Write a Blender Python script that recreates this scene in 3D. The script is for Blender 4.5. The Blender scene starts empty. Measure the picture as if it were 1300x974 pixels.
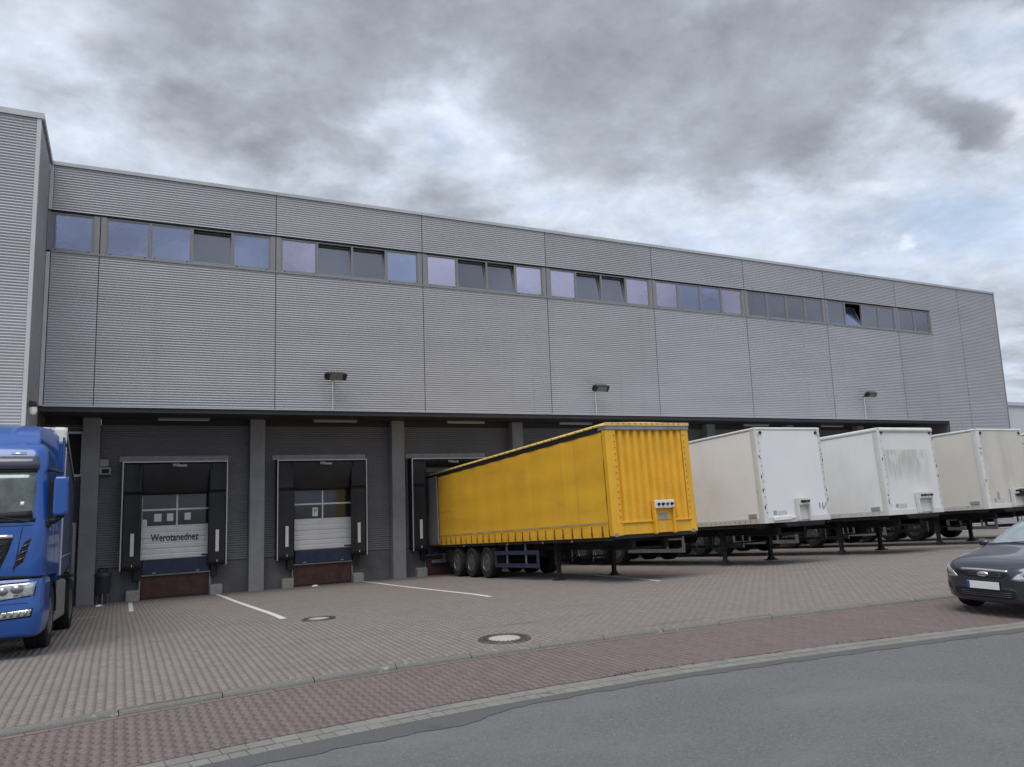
import bpy, bmesh, math, random
import numpy as np
from mathutils import Vector, Matrix
from mathutils.bvhtree import BVHTree
R = math.radians
random.seed(7); rng = np.random.default_rng(7)
scene = bpy.context.scene
COL = scene.collection

# ------------------------------------------------------------------ camera
cam_d = bpy.data.cameras.new('camera'); cam = bpy.data.objects.new('camera', cam_d); COL.objects.link(cam)
yaw, pitch, roll = 0.472774534, 0.142696343, -0.0366305063
fwd = Vector((math.sin(yaw)*math.cos(pitch), math.cos(yaw)*math.cos(pitch), math.sin(pitch)))
rgt = Vector((math.cos(yaw), -math.sin(yaw), 0)); up = rgt.cross(fwd)
rg2 = rgt*math.cos(roll) + up*math.sin(roll); up2 = -rgt*math.sin(roll) + up*math.cos(roll)
M3 = Matrix((rg2, up2, -fwd)).transposed()
cam.matrix_world = Matrix.Translation((0, 0, 2.2)) @ M3.to_4x4()
cam_d.sensor_width = 36; cam_d.lens = 979/1300*36; cam_d.clip_end = 3000; cam_d.clip_start = .05
scene.camera = cam

# ------------------------------------------------------------------ light and view
SUN_EL, SUN_AZ = R(66), R(222)          # azimuth measured from +Y towards +X: behind the camera
scene.view_settings.view_transform = 'Standard'; scene.view_settings.look = 'None'
scene.view_settings.exposure = 0.75; scene.view_settings.gamma = 1
world = bpy.data.worlds.new('World'); scene.world = world; world.use_nodes = True
def build_world():
    nt = world.node_tree; N = nt.nodes; L = nt.links; N.clear()
    out = N.new('ShaderNodeOutputWorld'); bg = N.new('ShaderNodeBackground'); bg.inputs[1].default_value = 0.1
    L.new(bg.outputs[0], out.inputs[0])
    sky = N.new('ShaderNodeTexSky'); sky.sky_type = 'NISHITA'; sky.sun_disc = False
    sky.sun_elevation = SUN_EL; sky.sun_rotation = SUN_AZ; sky.air_density = 1; sky.dust_density = 1
    tc = N.new('ShaderNodeTexCoord'); sep = N.new('ShaderNodeSeparateXYZ'); L.new(tc.outputs['Generated'], sep.inputs[0])
    def math_(op, a, b=None, c=None, clamp=False):
        n = N.new('ShaderNodeMath'); n.operation = op; n.use_clamp = clamp
        for i, v in enumerate((a, b, c)):
            if v is None: continue
            if isinstance(v, (int, float)): n.inputs[i].default_value = v
            else: L.new(v, n.inputs[i])
        return n.outputs[0]
    zc = math_('ADD', math_('ABSOLUTE', sep.outputs[2]), .22)
    u = math_('DIVIDE', sep.outputs[0], zc); v = math_('DIVIDE', sep.outputs[1], zc)
    cmb = N.new('ShaderNodeCombineXYZ'); L.new(u, cmb.inputs[0]); L.new(v, cmb.inputs[1]); cmb.inputs[2].default_value = 0
    def noise(sc, det, rough, dist, off, vec=None):
        mp = N.new('ShaderNodeMapping'); mp.inputs['Location'].default_value = off
        L.new(vec if vec else cmb.outputs[0], mp.inputs[0])
        n = N.new('ShaderNodeTexNoise'); n.inputs['Scale'].default_value = sc; n.inputs['Detail'].default_value = det
        n.inputs['Roughness'].default_value = rough; n.inputs['Distortion'].default_value = dist
        L.new(mp.outputs[0], n.inputs[0]); return n.outputs[0]
    def ramp(x, a, b):
        n = N.new('ShaderNodeMapRange'); n.interpolation_type = 'SMOOTHSTEP'; L.new(x, n.inputs[0])
        n.inputs[1].default_value = a; n.inputs[2].default_value = b; n.inputs[3].default_value = 0; n.inputs[4].default_value = 1
        return n.outputs[0]
    def mix(f, a, b):
        n = N.new('ShaderNodeMix'); n.data_type = 'RGBA'; n.clamp_factor = True
        if isinstance(f, (int, float)): n.inputs[0].default_value = f
        else: L.new(f, n.inputs[0])
        for i, c in ((6, a), (7, b)):
            if isinstance(c, tuple): n.inputs[i].default_value = (*c, 1)
            else: L.new(c, n.inputs[i])
        return n.outputs[2]
    def blob(cu, cv, ru, rv):
        a = math_('DIVIDE', math_('SUBTRACT', uw, cu), ru); b = math_('DIVIDE', math_('SUBTRACT', vw, cv), rv)
        d = math_('ADD', math_('MULTIPLY', a, a), math_('MULTIPLY', b, b))
        return math_('POWER', 2.718, math_('MULTIPLY', d, -1.0))
    wn = noise(2.6, 7, .55, 0, (5.5, 2.5, 0)); wm = noise(2.6, 7, .55, 0, (15.5, 12.5, 3))
    uw = math_('ADD', u, math_('MULTIPLY', math_('SUBTRACT', wn, .5), .45)); vw = math_('ADD', v, math_('MULTIPLY', math_('SUBTRACT', wm, .5), .40))
    big = noise(.62, 3, .5, .3, (3.1, 1.7, 0))
    mid = noise(1.5, 10, .54, .1, (7.3, 4.2, 0))
    fine = noise(4.2, 10, .58, .1, (1.3, 8.2, 0))
    dens = math_('ADD', math_('MULTIPLY', big, .75), math_('ADD', math_('MULTIPLY', mid, .75), math_('ADD', math_('MULTIPLY', fine, .42), -.10)))
    for b, s in BLOBS:
        dens = math_('ADD', dens, math_('MULTIPLY', blob(*b), s*.85))
    d1 = math_('ADD', math_('MULTIPLY', ramp(dens, .66, 1.16), .55), math_('MULTIPLY', ramp(dens, .83, .99), .40))
    thin = math_('SUBTRACT', 1.0, ramp(dens, .58, .82))
    cloud = mix(d1, CL_BRIGHT, CL_DARK)
    tex = noise(5.0, 14, .66, .12, (4.4, 9.1, 2)); tex2 = noise(2.3, 8, .55, .1, (9.4, 3.1, 5))
    amt = math_('ADD', math_('MULTIPLY', math_('SUBTRACT', tex, .5), 1.15), math_('MULTIPLY', math_('SUBTRACT', tex2, .5), .9))
    vm = N.new('ShaderNodeVectorMath'); vm.operation = 'SCALE'; L.new(cloud, vm.inputs[0]); L.new(math_('ADD', amt, 1.0), vm.inputs['Scale']); cloud = vm.outputs[0]
    # thin veils let some blue sky through
    bl = mix(math_('MULTIPLY', thin, .45), cloud, sky.outputs[0])
    # bright wisps between the masses
    w = math_('MULTIPLY', ramp(fine, .55, .72), math_('MULTIPLY', ramp(mid, .40, .56), math_('SUBTRACT', 1.0, d1)))
    fin = mix(math_('MULTIPLY', w, .7), bl, CL_WISP)
    L.new(fin, bg.inputs[0])
CL_BRIGHT = (4.15, 4.55, 5.25); CL_DARK = (1.8, 1.97, 2.28); CL_WISP = (6.6, 6.9, 7.4)
BLOBS = [((.2, 1.22, .25, .16), .12), ((.34, 1.02, .3, .13), .10), ((.95, .93, .33, .24), .20), ((1.15, 1.15, .24, .12), .18), ((.78, .85, .25, .2), .08), ((1.37, .81, .11, .045), .26),
         ((-.15, 1.3, .18, .15), -.16), ((.53, 1.28, .06, .09), -.22), ((.64, 1.30, .05, .09), -.16), ((1.22, .665, .13, .07), -.32), ((1.62, 1.02, .26, .2), -.20), ((.80, 1.42, .08, .1), -.18)]
build_world()
sun_d = bpy.data.lights.new('sun', 'SUN'); sun_d.energy = 1.5; sun_d.angle = R(45); sun_d.color = (1, .97, .93)
sun = bpy.data.objects.new('sun', sun_d); COL.objects.link(sun)
sdir = Vector((math.sin(SUN_AZ)*math.cos(SUN_EL), math.cos(SUN_AZ)*math.cos(SUN_EL), math.sin(SUN_EL)))
sun.rotation_euler = sdir.to_track_quat('Z', 'Y').to_euler()

# ------------------------------------------------------------------ materials
def mat(name, col, rough=.6, metal=0., var=0., vscale=3., vstretch=(1, 1, 1), bump=0., bscale=40., coat=0., spec=.5,
        dirt=None, island=0., coords='Object', trans=0.):
    m = bpy.data.materials.new(name); m.use_nodes = True
    nt = m.node_tree; N = nt.nodes; L = nt.links; b = N['Principled BSDF']
    b.inputs['Roughness'].default_value = rough; b.inputs['Metallic'].default_value = metal
    b.inputs['Specular IOR Level'].default_value = spec
    b.inputs['Base Color'].default_value = (*col, 1)
    if coat: b.inputs['Coat Weight'].default_value = coat; b.inputs['Coat Roughness'].default_value = .04
    tc = N.new('ShaderNodeTexCoord'); src = tc.outputs['Object' if coords == 'World' else coords]
    if coords == 'World': src = N.new('ShaderNodeNewGeometry').outputs['Position']
    cur = None
    def mixc(f, a, bcol):
        n = N.new('ShaderNodeMix'); n.data_type = 'RGBA'
        if isinstance(f, float): n.inputs[0].default_value = f
        else: L.new(f, n.inputs[0])
        for i, c in ((6, a), (7, bcol)):
            if isinstance(c, tuple): n.inputs[i].default_value = (*c, 1)
            else: L.new(c, n.inputs[i])
        return n.outputs[2]
    def noise(scale, stretch, detail=5, rgh=.6, w=None):
        mp = N.new('ShaderNodeMapping'); mp.inputs['Scale'].default_value = stretch; L.new(src, mp.inputs[0])
        n = N.new('ShaderNodeTexNoise'); n.noise_dimensions = '4D'
        n.inputs['Scale'].default_value = scale; n.inputs['Detail'].default_value = detail; n.inputs['Roughness'].default_value = rgh
        oi = N.new('ShaderNodeObjectInfo'); ml = N.new('ShaderNodeMath'); ml.operation = 'MULTIPLY'; ml.inputs[1].default_value = 37.0
        if coords != 'World':
            L.new(oi.outputs['Random'], ml.inputs[0]); L.new(ml.outputs[0], n.inputs['W'])
        L.new(mp.outputs[0], n.inputs[0]); return n.outputs[0]
    def rmp(x, a, b_):
        n = N.new('ShaderNodeMapRange'); n.interpolation_type = 'SMOOTHSTEP'; L.new(x, n.inputs[0])
        n.inputs[1].default_value = a; n.inputs[2].default_value = b_; return n.outputs[0]
    if var:
        lo = tuple(max(0, c*(1-var)) for c in col); hi = tuple(min(1, c*(1+var)) for c in col)
        cur = mixc(rmp(noise(vscale, vstretch), .3, .7), lo, hi)
    if island:
        g = N.new('ShaderNodeNewGeometry'); hs = N.new('ShaderNodeHueSaturation')
        mr = N.new('ShaderNodeMapRange'); oi2 = N.new('ShaderNodeObjectInfo'); ad = N.new('ShaderNodeMath'); ad.operation = 'ADD'; fr = N.new('ShaderNodeMath'); fr.operation = 'FRACT'
        L.new(g.outputs['Random Per Island'], ad.inputs[0]); L.new(oi2.outputs['Random'], ad.inputs[1]); L.new(ad.outputs[0], fr.inputs[0])
        L.new(fr.outputs[0], mr.inputs[0]); mr.inputs[3].default_value = 1-island; mr.inputs[4].default_value = 1+island
        L.new(mr.outputs[0], hs.inputs['Value'])
        if cur: L.new(cur, hs.inputs['Color'])
        else: hs.inputs['Color'].default_value = (*col, 1)
        cur = hs.outputs[0]
    for dcol, scale, stretch, a, b_, amt in (dirt or []):
        f = rmp(noise(scale, stretch, 6, .62), a, b_); ml = N.new('ShaderNodeMath'); ml.operation = 'MULTIPLY'
        L.new(f, ml.inputs[0]); ml.inputs[1].default_value = amt
        cur = mixc(ml.outputs[0], cur if cur else col, dcol)
    if cur: L.new(cur, b.inputs['Base Color'])
    if bump:
        n = noise(bscale, (1, 1, 1), 4, .6); bp = N.new('ShaderNodeBump'); bp.inputs['Strength'].default_value = bump; bp.inputs['Distance'].default_value = .01
        L.new(n, bp.inputs['Height']); L.new(bp.outputs[0], b.inputs['Normal'])
    return m
M = {}
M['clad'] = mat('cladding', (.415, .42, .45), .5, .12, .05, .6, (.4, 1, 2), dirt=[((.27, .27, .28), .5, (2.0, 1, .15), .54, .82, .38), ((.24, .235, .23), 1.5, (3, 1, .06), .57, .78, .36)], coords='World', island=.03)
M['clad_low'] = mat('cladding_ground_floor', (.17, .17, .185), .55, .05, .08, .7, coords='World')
M['trim'] = mat('light_trim', (.55, .55, .57), .4, .3, .06, 1.)
M['capm'] = mat('roof_flashing', (.50, .50, .51), .35, .4, .08, 1.2, coords='World')
M['winframe'] = mat('window_frame', (.24, .24, .245), .45, .2, .06, 2.)
M['dark'] = mat('dark_cavity', (.02, .02, .022), .9)
M['seam'] = mat('seam_back', (.12, .12, .125), .7)
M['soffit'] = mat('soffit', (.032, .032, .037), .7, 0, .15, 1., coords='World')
M['column'] = mat('painted_column', (.25, .255, .27), .65, 0, .12, 1.5, dirt=[((.12, .115, .11), 2., (3, 3, .5), .55, .8, .5)], bump=.1, coords='World')
M['plinth'] = mat('concrete_plinth', (.12, .12, .13), .8, 0, .18, 1.5, bump=.2, bscale=20, dirt=[((.08, .075, .07), 1.4, (1, 1, 1), .5, .8, .6)], coords='World')
M['glass'] = mat('window_glass', (.30, .34, .48), .04, .85, .05, .5, bump=.35, bscale=1.6)
M['glass_lilac'] = mat('window_glass_lilac', (.45, .43, .55), .04, .85, .05, .5, bump=.35, bscale=1.6)
M['glass_grey'] = mat('window_glass_grey', (.19, .195, .225), .08, .8, .05, .5, bump=.35, bscale=1.6)
M['doorglass'] = mat('door_glass', (.07, .075, .085), .06, .6)
M['rubber'] = mat('curtain_rubber', (.017, .017, .021), .55, 0, .25, 2., bump=.2, bscale=6)
M['tyre'] = mat('tyre_rubber', (.011, .011, .012), .9, 0, .2, 6., bump=.2, bscale=60)
M['black'] = mat('black_plastic', (.014, .014, .015), .7, spec=.3)
M['chassis'] = mat('chassis_steel', (.014, .0145, .017), .85, 0, .3, 3., dirt=[((.035, .028, .022), 3., (1, 1, 1), .55, .75, .5)])
M['white'] = mat('white_paint', (.72, .72, .70), .5, 0, .05, 3.)
M['doorpanel'] = mat('door_panel', (.72, .725, .72), .45, .1, .05, 2., dirt=[((.3, .29, .27), 1.5, (3, 1, .5), .55, .8, .35)])
M['navy'] = mat('leveller_lip', (.03, .04, .085), .6, .2, .2, 4.)
M['plate'] = mat('brown_dock_plate', (.075, .035, .033), .7, .1, .3, 3., dirt=[((.03, .02, .02), 4., (1, 1, 1), .5, .75, .6)])
M['concrete'] = mat('concrete', (.30, .295, .28), .85, 0, .18, 6., bump=.35, bscale=50, dirt=[((.15, .14, .12), 3., (1, 1, 1), .52, .75, .6)], coords='World')
M['kerb'] = mat('kerbstone', (.15, .145, .136), .85, 0, .2, 50., bump=.35, bscale=60, dirt=[((.50, .49, .46), 5., (1, 1, 2), .60, .70, .7), ((.13, .12, .10), 2.5, (1, 1, 1), .55, .75, .7)], coords='World')
M['gutter'] = mat('gutter_stone', (.19, .185, .172), .85, 0, .16, 60., bump=.2, bscale=90, island=.10, dirt=[((.15, .14, .125), 2.2, (1, 1, 1), .52, .75, .6)], coords='World')
M['paver'] = mat('yard_paver', (.210, .182, .167), .85, 0, .13, 120., bump=.12, bscale=160, island=.075, coords='World',
                 dirt=[((.19, .17, .155), .45, (1, .6, 1), .50, .75, .55), ((.25, .222, .204), .9, (1, 1, 1), .56, .78, .45), ((.12, .11, .10), 1.3, (.16, 1.3, 1), .54, .74, .58), ((.09, .08, .075), 2.0, (1, 1, 1), .66, .76, .5)])
M['joint'] = mat('joint_sand', (.092, .078, .073), .95, 0, .25, 5., coords='World')
M['joint_yard'] = mat('joint_yard', (.125, .107, .097), .95, 0, .3, 3., coords='World')
M['redpaver'] = mat('red_paver', (.165, .126, .120), .85, 0, .14, 120., bump=.12, bscale=160, island=.085, coords='World',
                    dirt=[((.15, .125, .12), .9, (1, 1, 1), .50, .72, .65), ((.205, .17, .16), 1.7, (1, 1, 1), .58, .75, .4), ((.06, .05, .045), 3.2, (1, 1, 1), .68, .78, .7)])
M['asphalt'] = mat('asphalt', (.122, .125, .125), .9, 0, .22, 70., bump=.8, bscale=150, coords='World',
                   dirt=[((.17, .172, .17), .35, (1, 1.8, 1), .45, .7, .6), ((.095, .096, .098), .8, (.5, 1.5, 1), .55, .75, .55), ((.085, .085, .085), 2.3, (.35, 1.6, 1), .60, .70, .4), ((.19, .192, .19), 24., (1, 1, 1), .50, .68, .6), ((.07, .071, .072), 17., (1, 1, 1), .54, .72, .6), ((.36, .36, .35), 48., (1, 1, 1), .66, .72, .6), ((.06, .06, .06), 62., (1, 1, 1), .66, .72, .6)])
M['asphalt_edge'] = mat('asphalt_edge', (.092, .093, .094), .9, 0, .25, 70., bump=.6, bscale=120, coords='World',
                        dirt=[((.20, .20, .195), 60., (1, 1, 1), .64, .74, .5), ((.06, .06, .06), 2., (1, 1, 1), .52, .7, .6)])
M['paint'] = mat('road_paint', (.60, .59, .56), .8, 0, .1, 6., dirt=[((.27, .25, .23), 9., (1, 1, 1), .50, .66, .8)], coords='World')
M['iron'] = mat('cast_iron', (.105, .097, .09), .6, .5, .3, 20., bump=.5, bscale=90)
M['manconc'] = mat('manhole_concrete', (.38, .36, .335), .85, 0, .12, 8., bump=.25, bscale=40)
M['grey_metal'] = mat('grey_metal', (.28, .285, .29), .5, .4, .12, 4.)
M['galv'] = mat('galvanised', (.30, .305, .31), .45, .6, .15, 6.)
M['rim'] = mat('wheel_rim', (.16, .16, .165), .42, .6, .2, 8., dirt=[((.08, .07, .06), 6., (1, 1, 1), .5, .75, .7)])
M['yel_tarp'] = mat('yellow_tarpaulin', (.80, .435, .028), .55, 0, .07, .8, (1, .4, 1), bump=.15, bscale=3,
                    dirt=[((.46, .26, .04), 1.1, (1, .5, 1.6), .48, .80, .55), ((.42, .26, .06), 2.2, (1, 3, .15), .52, .78, .50), ((.16, .12, .05), .9, (1, .25, 5), .60, .74, .45), ((.20, .14, .06), 7., (1, .6, 1), .64, .74, .35)])
M['yel_paint'] = mat('yellow_paint', (.74, .40, .025), .45, 0, .06, 2., dirt=[((.34, .21, .05), 2.6, (2, 2, .2), .50, .8, .6), ((.20, .11, .05), 9., (1, 1, 1), .62, .74, .7), ((.45, .28, .06), .9, (1, 1, 1), .5, .75, .4)])
M['yel_roof'] = mat('yellow_roof_edge', (.66, .45, .12), .5, 0, .1, 2., dirt=[((.35, .25, .1), 3., (2, 2, 1), .5, .8, .6)])
M['strap'] = mat('orange_strap', (.17, .085, .025), .7, 0, .2, 5.)
WD = [((.52, .49, .43), 1.6, (3, 3, .16), .55, .85, .45), ((.62, .60, .55), .5, (1, 1, 1), .45, .75, .4), ((.22, .19, .15), 5., (1, 1, .35), .66, .78, .5)]
M['w_side'] = mat('white_box_side', (.86, .86, .845), .5, 0, .04, .6, dirt=WD)
M['w_front'] = mat('white_box_front', (.70, .71, .72), .45, 0, .03, .6, dirt=[((.5, .5, .48), 1.8, (3, 3, .15), .55, .85, .45), ((.3, .27, .22), 6., (1, 1, .4), .68, .78, .4)])
M['w_front2'] = mat('white_box_front_grimy', (.68, .69, .68), .5, 0, .04, .8, dirt=WD)
def grime(m, z1, z0, col):
    nt = m.node_tree; N = nt.nodes; L = nt.links; b = N['Principled BSDF']; src = b.inputs['Base Color'].links[0].from_socket
    tc = N.new('ShaderNodeTexCoord'); sp_ = N.new('ShaderNodeSeparateXYZ'); L.new(tc.outputs['Object'], sp_.inputs[0])
    def mr(x, a, c):
        n = N.new('ShaderNodeMapRange'); n.interpolation_type = 'SMOOTHSTEP'; L.new(x, n.inputs[0]); n.inputs[1].default_value = a; n.inputs[2].default_value = c; return n.outputs[0]
    mp = N.new('ShaderNodeMapping'); mp.inputs['Scale'].default_value = (7, 1, .5); L.new(tc.outputs['Object'], mp.inputs[0])
    nz = N.new('ShaderNodeTexNoise'); nz.inputs['Scale'].default_value = 1.6; nz.inputs['Detail'].default_value = 7; L.new(mp.outputs[0], nz.inputs[0])
    nb = N.new('ShaderNodeTexNoise'); nb.inputs['Scale'].default_value = 1.3; L.new(tc.outputs['Object'], nb.inputs[0])
    def ml(*xs):
        o = xs[0]
        for x in xs[1:]:
            n = N.new('ShaderNodeMath'); n.operation = 'MULTIPLY'; L.new(o, n.inputs[0])
            if isinstance(x, float): n.inputs[1].default_value = x
            else: L.new(x, n.inputs[1])
            o = n.outputs[0]
        return o
    f = ml(mr(sp_.outputs[2], z1, z1-.03), mr(sp_.outputs[2], z0, z0+1.0), mr(nz.outputs[0], .22, .60), mr(nb.outputs[0], .30, .55), mr(sp_.outputs[0], 1.15, .5), .6)
    mx = N.new('ShaderNodeMix'); mx.data_type = 'RGBA'; L.new(f, mx.inputs[0]); L.new(src, mx.inputs[6]); mx.inputs[7].default_value = (*col, 1); L.new(mx.outputs[2], b.inputs['Base Color'])
grime(M['w_front2'], 3.18, 1.75, (.30, .285, .25))
M['w_front3'] = mat('cream_box_front', (.55, .53, .48), .5, 0, .05, .8, dirt=[((.26, .25, .23), .8, (2.2, 2.2, .14), .42, .9, .6)] + WD)
M['w_side3'] = mat('cream_box_side', (.70, .67, .60), .5, 0, .05, .6, dirt=WD)
M['w_rail'] = mat('white_rail', (.62, .62, .60), .45, .1, .06, 2., dirt=[((.25, .18, .12), 7., (1, 1, .5), .60, .74, .7)])
M['grime'] = mat('grime_patch', (.36, .345, .31), .7, 0, .25, 2.5, (5, 5, .5))
M['rust'] = mat('rusty_steel', (.16, .08, .05), .8, .2, .3, 10.)
M['blue'] = mat('blue_paint', (.008, .078, .33), .28, 0, .05, 1., coat=.6)
M['blue_tarp'] = mat('blue_tarpaulin', (.055, .075, .15), .55, 0, .12, 1., dirt=[((.1, .1, .12), 1.5, (1, 1, .3), .5, .8, .5)])
M['winds'] = mat('windscreen', (.15, .175, .175), .05, .45, .5, 1.6)
M['carglass'] = mat('car_glass', (.50, .58, .60), .04, .75)
M['visor'] = mat('sun_visor', (.06, .065, .09), .25, 0, coat=.4)
M['chrome'] = mat('chrome', (.75, .75, .76), .15, 1.)
M['lampglass'] = mat('headlamp', (.55, .57, .59), .10, .6, .35, 14.)
M['lampin'] = mat('headlamp_inner', (.30, .31, .32), .2, .7)
M['amber'] = mat('amber_lamp', (.5, .18, .03), .3)
M['carpaint'] = mat('dark_grey_car_paint', (.034, .038, .054), .28, .45, coat=1.)
M['carplastic'] = mat('car_black', (.012, .012, .013), .4)
M['numplate'] = mat('number_plate', (.75, .75, .74), .4)
M['plateblue'] = mat('plate_blue', (.02, .06, .4), .4)
M['paper'] = mat('paper', (.78, .79, .82), .7)
M['tube'] = mat('tube_light', (.45, .45, .43), .5)
M['lampdark'] = mat('floodlight_housing', (.03, .03, .034), .5, .3)
M['lampface'] = mat('floodlight_glass', (.20, .20, .185), .2, .3)
M['tankbin'] = mat('bin_blue_grey', (.035, .05, .065), .5)
M['sticker'] = mat('grey_sticker', (.3, .31, .32), .6, 0, .3, 40.)
M['red'] = mat('red_hose', (.30, .03, .03), .5)
M['letter'] = mat('lettering', (.03, .03, .035), .6)
M['letterw'] = mat('lettering_white', (.6, .6, .6), .6)
M['ground'] = mat('ground_far', (.20, .19, .18), .95, 0, .2, .2, coords='World')
M['grass'] = mat('grass', (.035, .055, .02), .9, 0, .4, 4., coords='World')
M['farwall'] = mat('pale_wall', (.52, .54, .57), .7, 0, .05, .2)

# ------------------------------------------------------------------ mesh helpers
class MB:
    def __init__(s): s.v = []; s.f = []
    def add(s, vs, fs):
        o = len(s.v); s.v += [tuple(p) for p in vs]; s.f += [tuple(i+o for i in f) for f in fs]; return s
    def box(s, x0, x1, y0, y1, z0, z1):
        return s.add([(x0,y0,z0),(x1,y0,z0),(x1,y1,z0),(x0,y1,z0),(x0,y0,z1),(x1,y0,z1),(x1,y1,z1),(x0,y1,z1)],
                     [(0,3,2,1),(4,5,6,7),(0,1,5,4),(1,2,6,5),(2,3,7,6),(3,0,4,7)])
    def bar(s, a, b, w, h, upv=(0,0,1)):
        a = Vector(a); b = Vector(b); d = (b-a).normalized(); u_ = Vector(upv)
        if abs(d.dot(u_)) > .98: u_ = Vector((0,1,0))
        r = d.cross(u_).normalized(); u_ = r.cross(d)
        c = [(-1,-1),(1,-1),(1,1),(-1,1)]
        vs = [a + r*i*w/2 + u_*j*h/2 for i,j in c] + [b + r*i*w/2 + u_*j*h/2 for i,j in c]
        return s.add(vs, [(3,2,1,0),(4,5,6,7),(0,1,5,4),(1,2,6,5),(2,3,7,6),(3,0,4,7)])
    def tube(s, path, rad, n=8):
        P = [Vector(p) for p in path]; rings = []
        for i, p in enumerate(P):
            d = (P[min(i+1,len(P)-1)] - P[max(i-1,0)]).normalized()
            u_ = Vector((0,0,1)) if abs(d.z) < .9 else Vector((0,1,0))
            r = d.cross(u_).normalized(); u_ = r.cross(d)
            rd = rad[i] if isinstance(rad, (list, tuple)) else rad
            rings.append([p + (r*math.cos(2*math.pi*k/n) + u_*math.sin(2*math.pi*k/n))*rd for k in range(n)])
        vs = [q for rg in rings for q in rg]; fs = []
        for i in range(len(P)-1):
            for k in range(n): fs.append((i*n+k, i*n+(k+1)%n, (i+1)*n+(k+1)%n, (i+1)*n+k))
        fs.append(tuple(range(n))[::-1]); fs.append(tuple((len(P)-1)*n+k for k in range(n)))
        return s.add(vs, fs)
    def lathe(s, prof, c=(0,0,0), axis='X', n=32, close=False):
        vs = []; fs = []; m = len(prof)
        for k in range(n):
            a = 2*math.pi*k/n; ca, sa = math.cos(a), math.sin(a)
            for r_, h in prof:
                p = {'X': (h, r_*ca, r_*sa), 'Z': (r_*ca, r_*sa, h), 'Y': (r_*ca, h, r_*sa)}[axis]
                vs.append((p[0]+c[0], p[1]+c[1], p[2]+c[2]))
        for k in range(n):
            k2 = (k+1) % n
            for i in range(m-1 if not close else m):
                j = (i+1) % m; fs.append((k*m+i, k*m+j, k2*m+j, k2*m+i))
        if not close:
            if prof[0][0] > 1e-6: fs.append(tuple(k*m for k in range(n)))
            if prof[-1][0] > 1e-6: fs.append(tuple(k*m+m-1 for k in range(n))[::-1])
        return s.add(vs, fs)
    def prism(s, poly, a, b, axis='Y'):
        n = len(poly); mk = {'Y': lambda p, t: (p[0], t, p[1]), 'X': lambda p, t: (t, p[0], p[1]), 'Z': lambda p, t: (p[0], p[1], t)}[axis]
        vs = [mk(p, a) for p in poly] + [mk(p, b) for p in poly]
        fs = [tuple(range(n))[::-1], tuple(range(n, 2*n))] + [(i, (i+1)%n, n+(i+1)%n, n+i) for i in range(n)]
        return s.add(vs, fs)
    def grid(s, nu, nv, fn):
        vs = [fn(i/(nu-1), j/(nv-1)) for i in range(nu) for j in range(nv)]
        fs = [(i*nv+j, (i+1)*nv+j, (i+1)*nv+j+1, i*nv+j+1) for i in range(nu-1) for j in range(nv-1)]
        return s.add(vs, fs)
    def mesh(s, name, m=None, smooth=None, fix=True):
        me = bpy.data.meshes.new(name); me.from_pydata(s.v, [], s.f)
        if fix:
            bm = bmesh.new(); bm.from_mesh(me); bmesh.ops.recalc_face_normals(bm, faces=bm.faces); bm.to_mesh(me); bm.free()
        if smooth is not None:
            me.polygons.foreach_set('use_smooth', [True]*len(me.polygons)); me.set_sharp_from_angle(angle=R(smooth))
        if m: me.materials.append(M[m])
        return me
    def build(s, name, m, parent=None, smooth=None, bevel=0., fix=True):
        return link(name, s.mesh(name, m, smooth, fix), parent, bevel)
def link(name, me, parent=None, bevel=0., loc=None, rot=None):
    o = bpy.data.objects.new(name, me); COL.objects.link(o)
    if parent: o.parent = parent
    if loc: o.location = loc
    if rot: o.rotation_euler = rot
    if bevel:
        md = o.modifiers.new('bevel', 'BEVEL'); md.width = bevel; md.segments = 2; md.limit_method = 'ANGLE'; md.angle_limit = R(40)
        md.harden_normals = False
    return o
def B(name, m, parent, x0, x1, y0, y1, z0, z1, bevel=0.):
    return MB().box(x0, x1, y0, y1, z0, z1).build(name, m, parent, bevel=bevel)
def thing(name, label, cat, loc=(0,0,0), rot=(0,0,0), group=None):
    o = bpy.data.objects.new(name, None); COL.objects.link(o); o.location = loc; o.rotation_euler = rot
    o.empty_display_size = .2
    return tag(o, label, cat, group)
def tag(o, label, cat, group=None):
    o['label'] = label; o['category'] = cat
    if group: o['group'] = group
    return o
def struct(o): o['kind'] = 'structure'; return o
def stuff(o): o['kind'] = 'stuff'; return o
def copy_tree(o, parent=None):
    c = o.copy(); COL.objects.link(c); c.parent = parent
    for ch in list(o.children): copy_tree(ch, c)
    return c
def text(name, s, m, parent, size, loc, rot, extr=.002, width=None, align='CENTER', shear=0, bold=0.):
    cu = bpy.data.curves.new(name, 'FONT'); cu.body = s; cu.size = size; cu.extrude = extr; cu.align_x = align; cu.align_y = 'CENTER'; cu.shear = shear; cu.offset = bold
    cu.resolution_u = 3
    o = bpy.data.objects.new(name, cu); COL.objects.link(o)
    dg = bpy.context.evaluated_depsgraph_get(); dg.update()
    me = bpy.data.meshes.new_from_object(o.evaluated_get(dg)); bpy.data.objects.remove(o)
    me.materials.clear(); me.materials.append(M[m])
    o = link(name, me, parent, loc=loc, rot=rot)
    if width:
        xs = [v.co.x for v in me.vertices]; k = width/(max(xs)-min(xs)); o.scale = (k, 1, 1)
    return o

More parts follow.
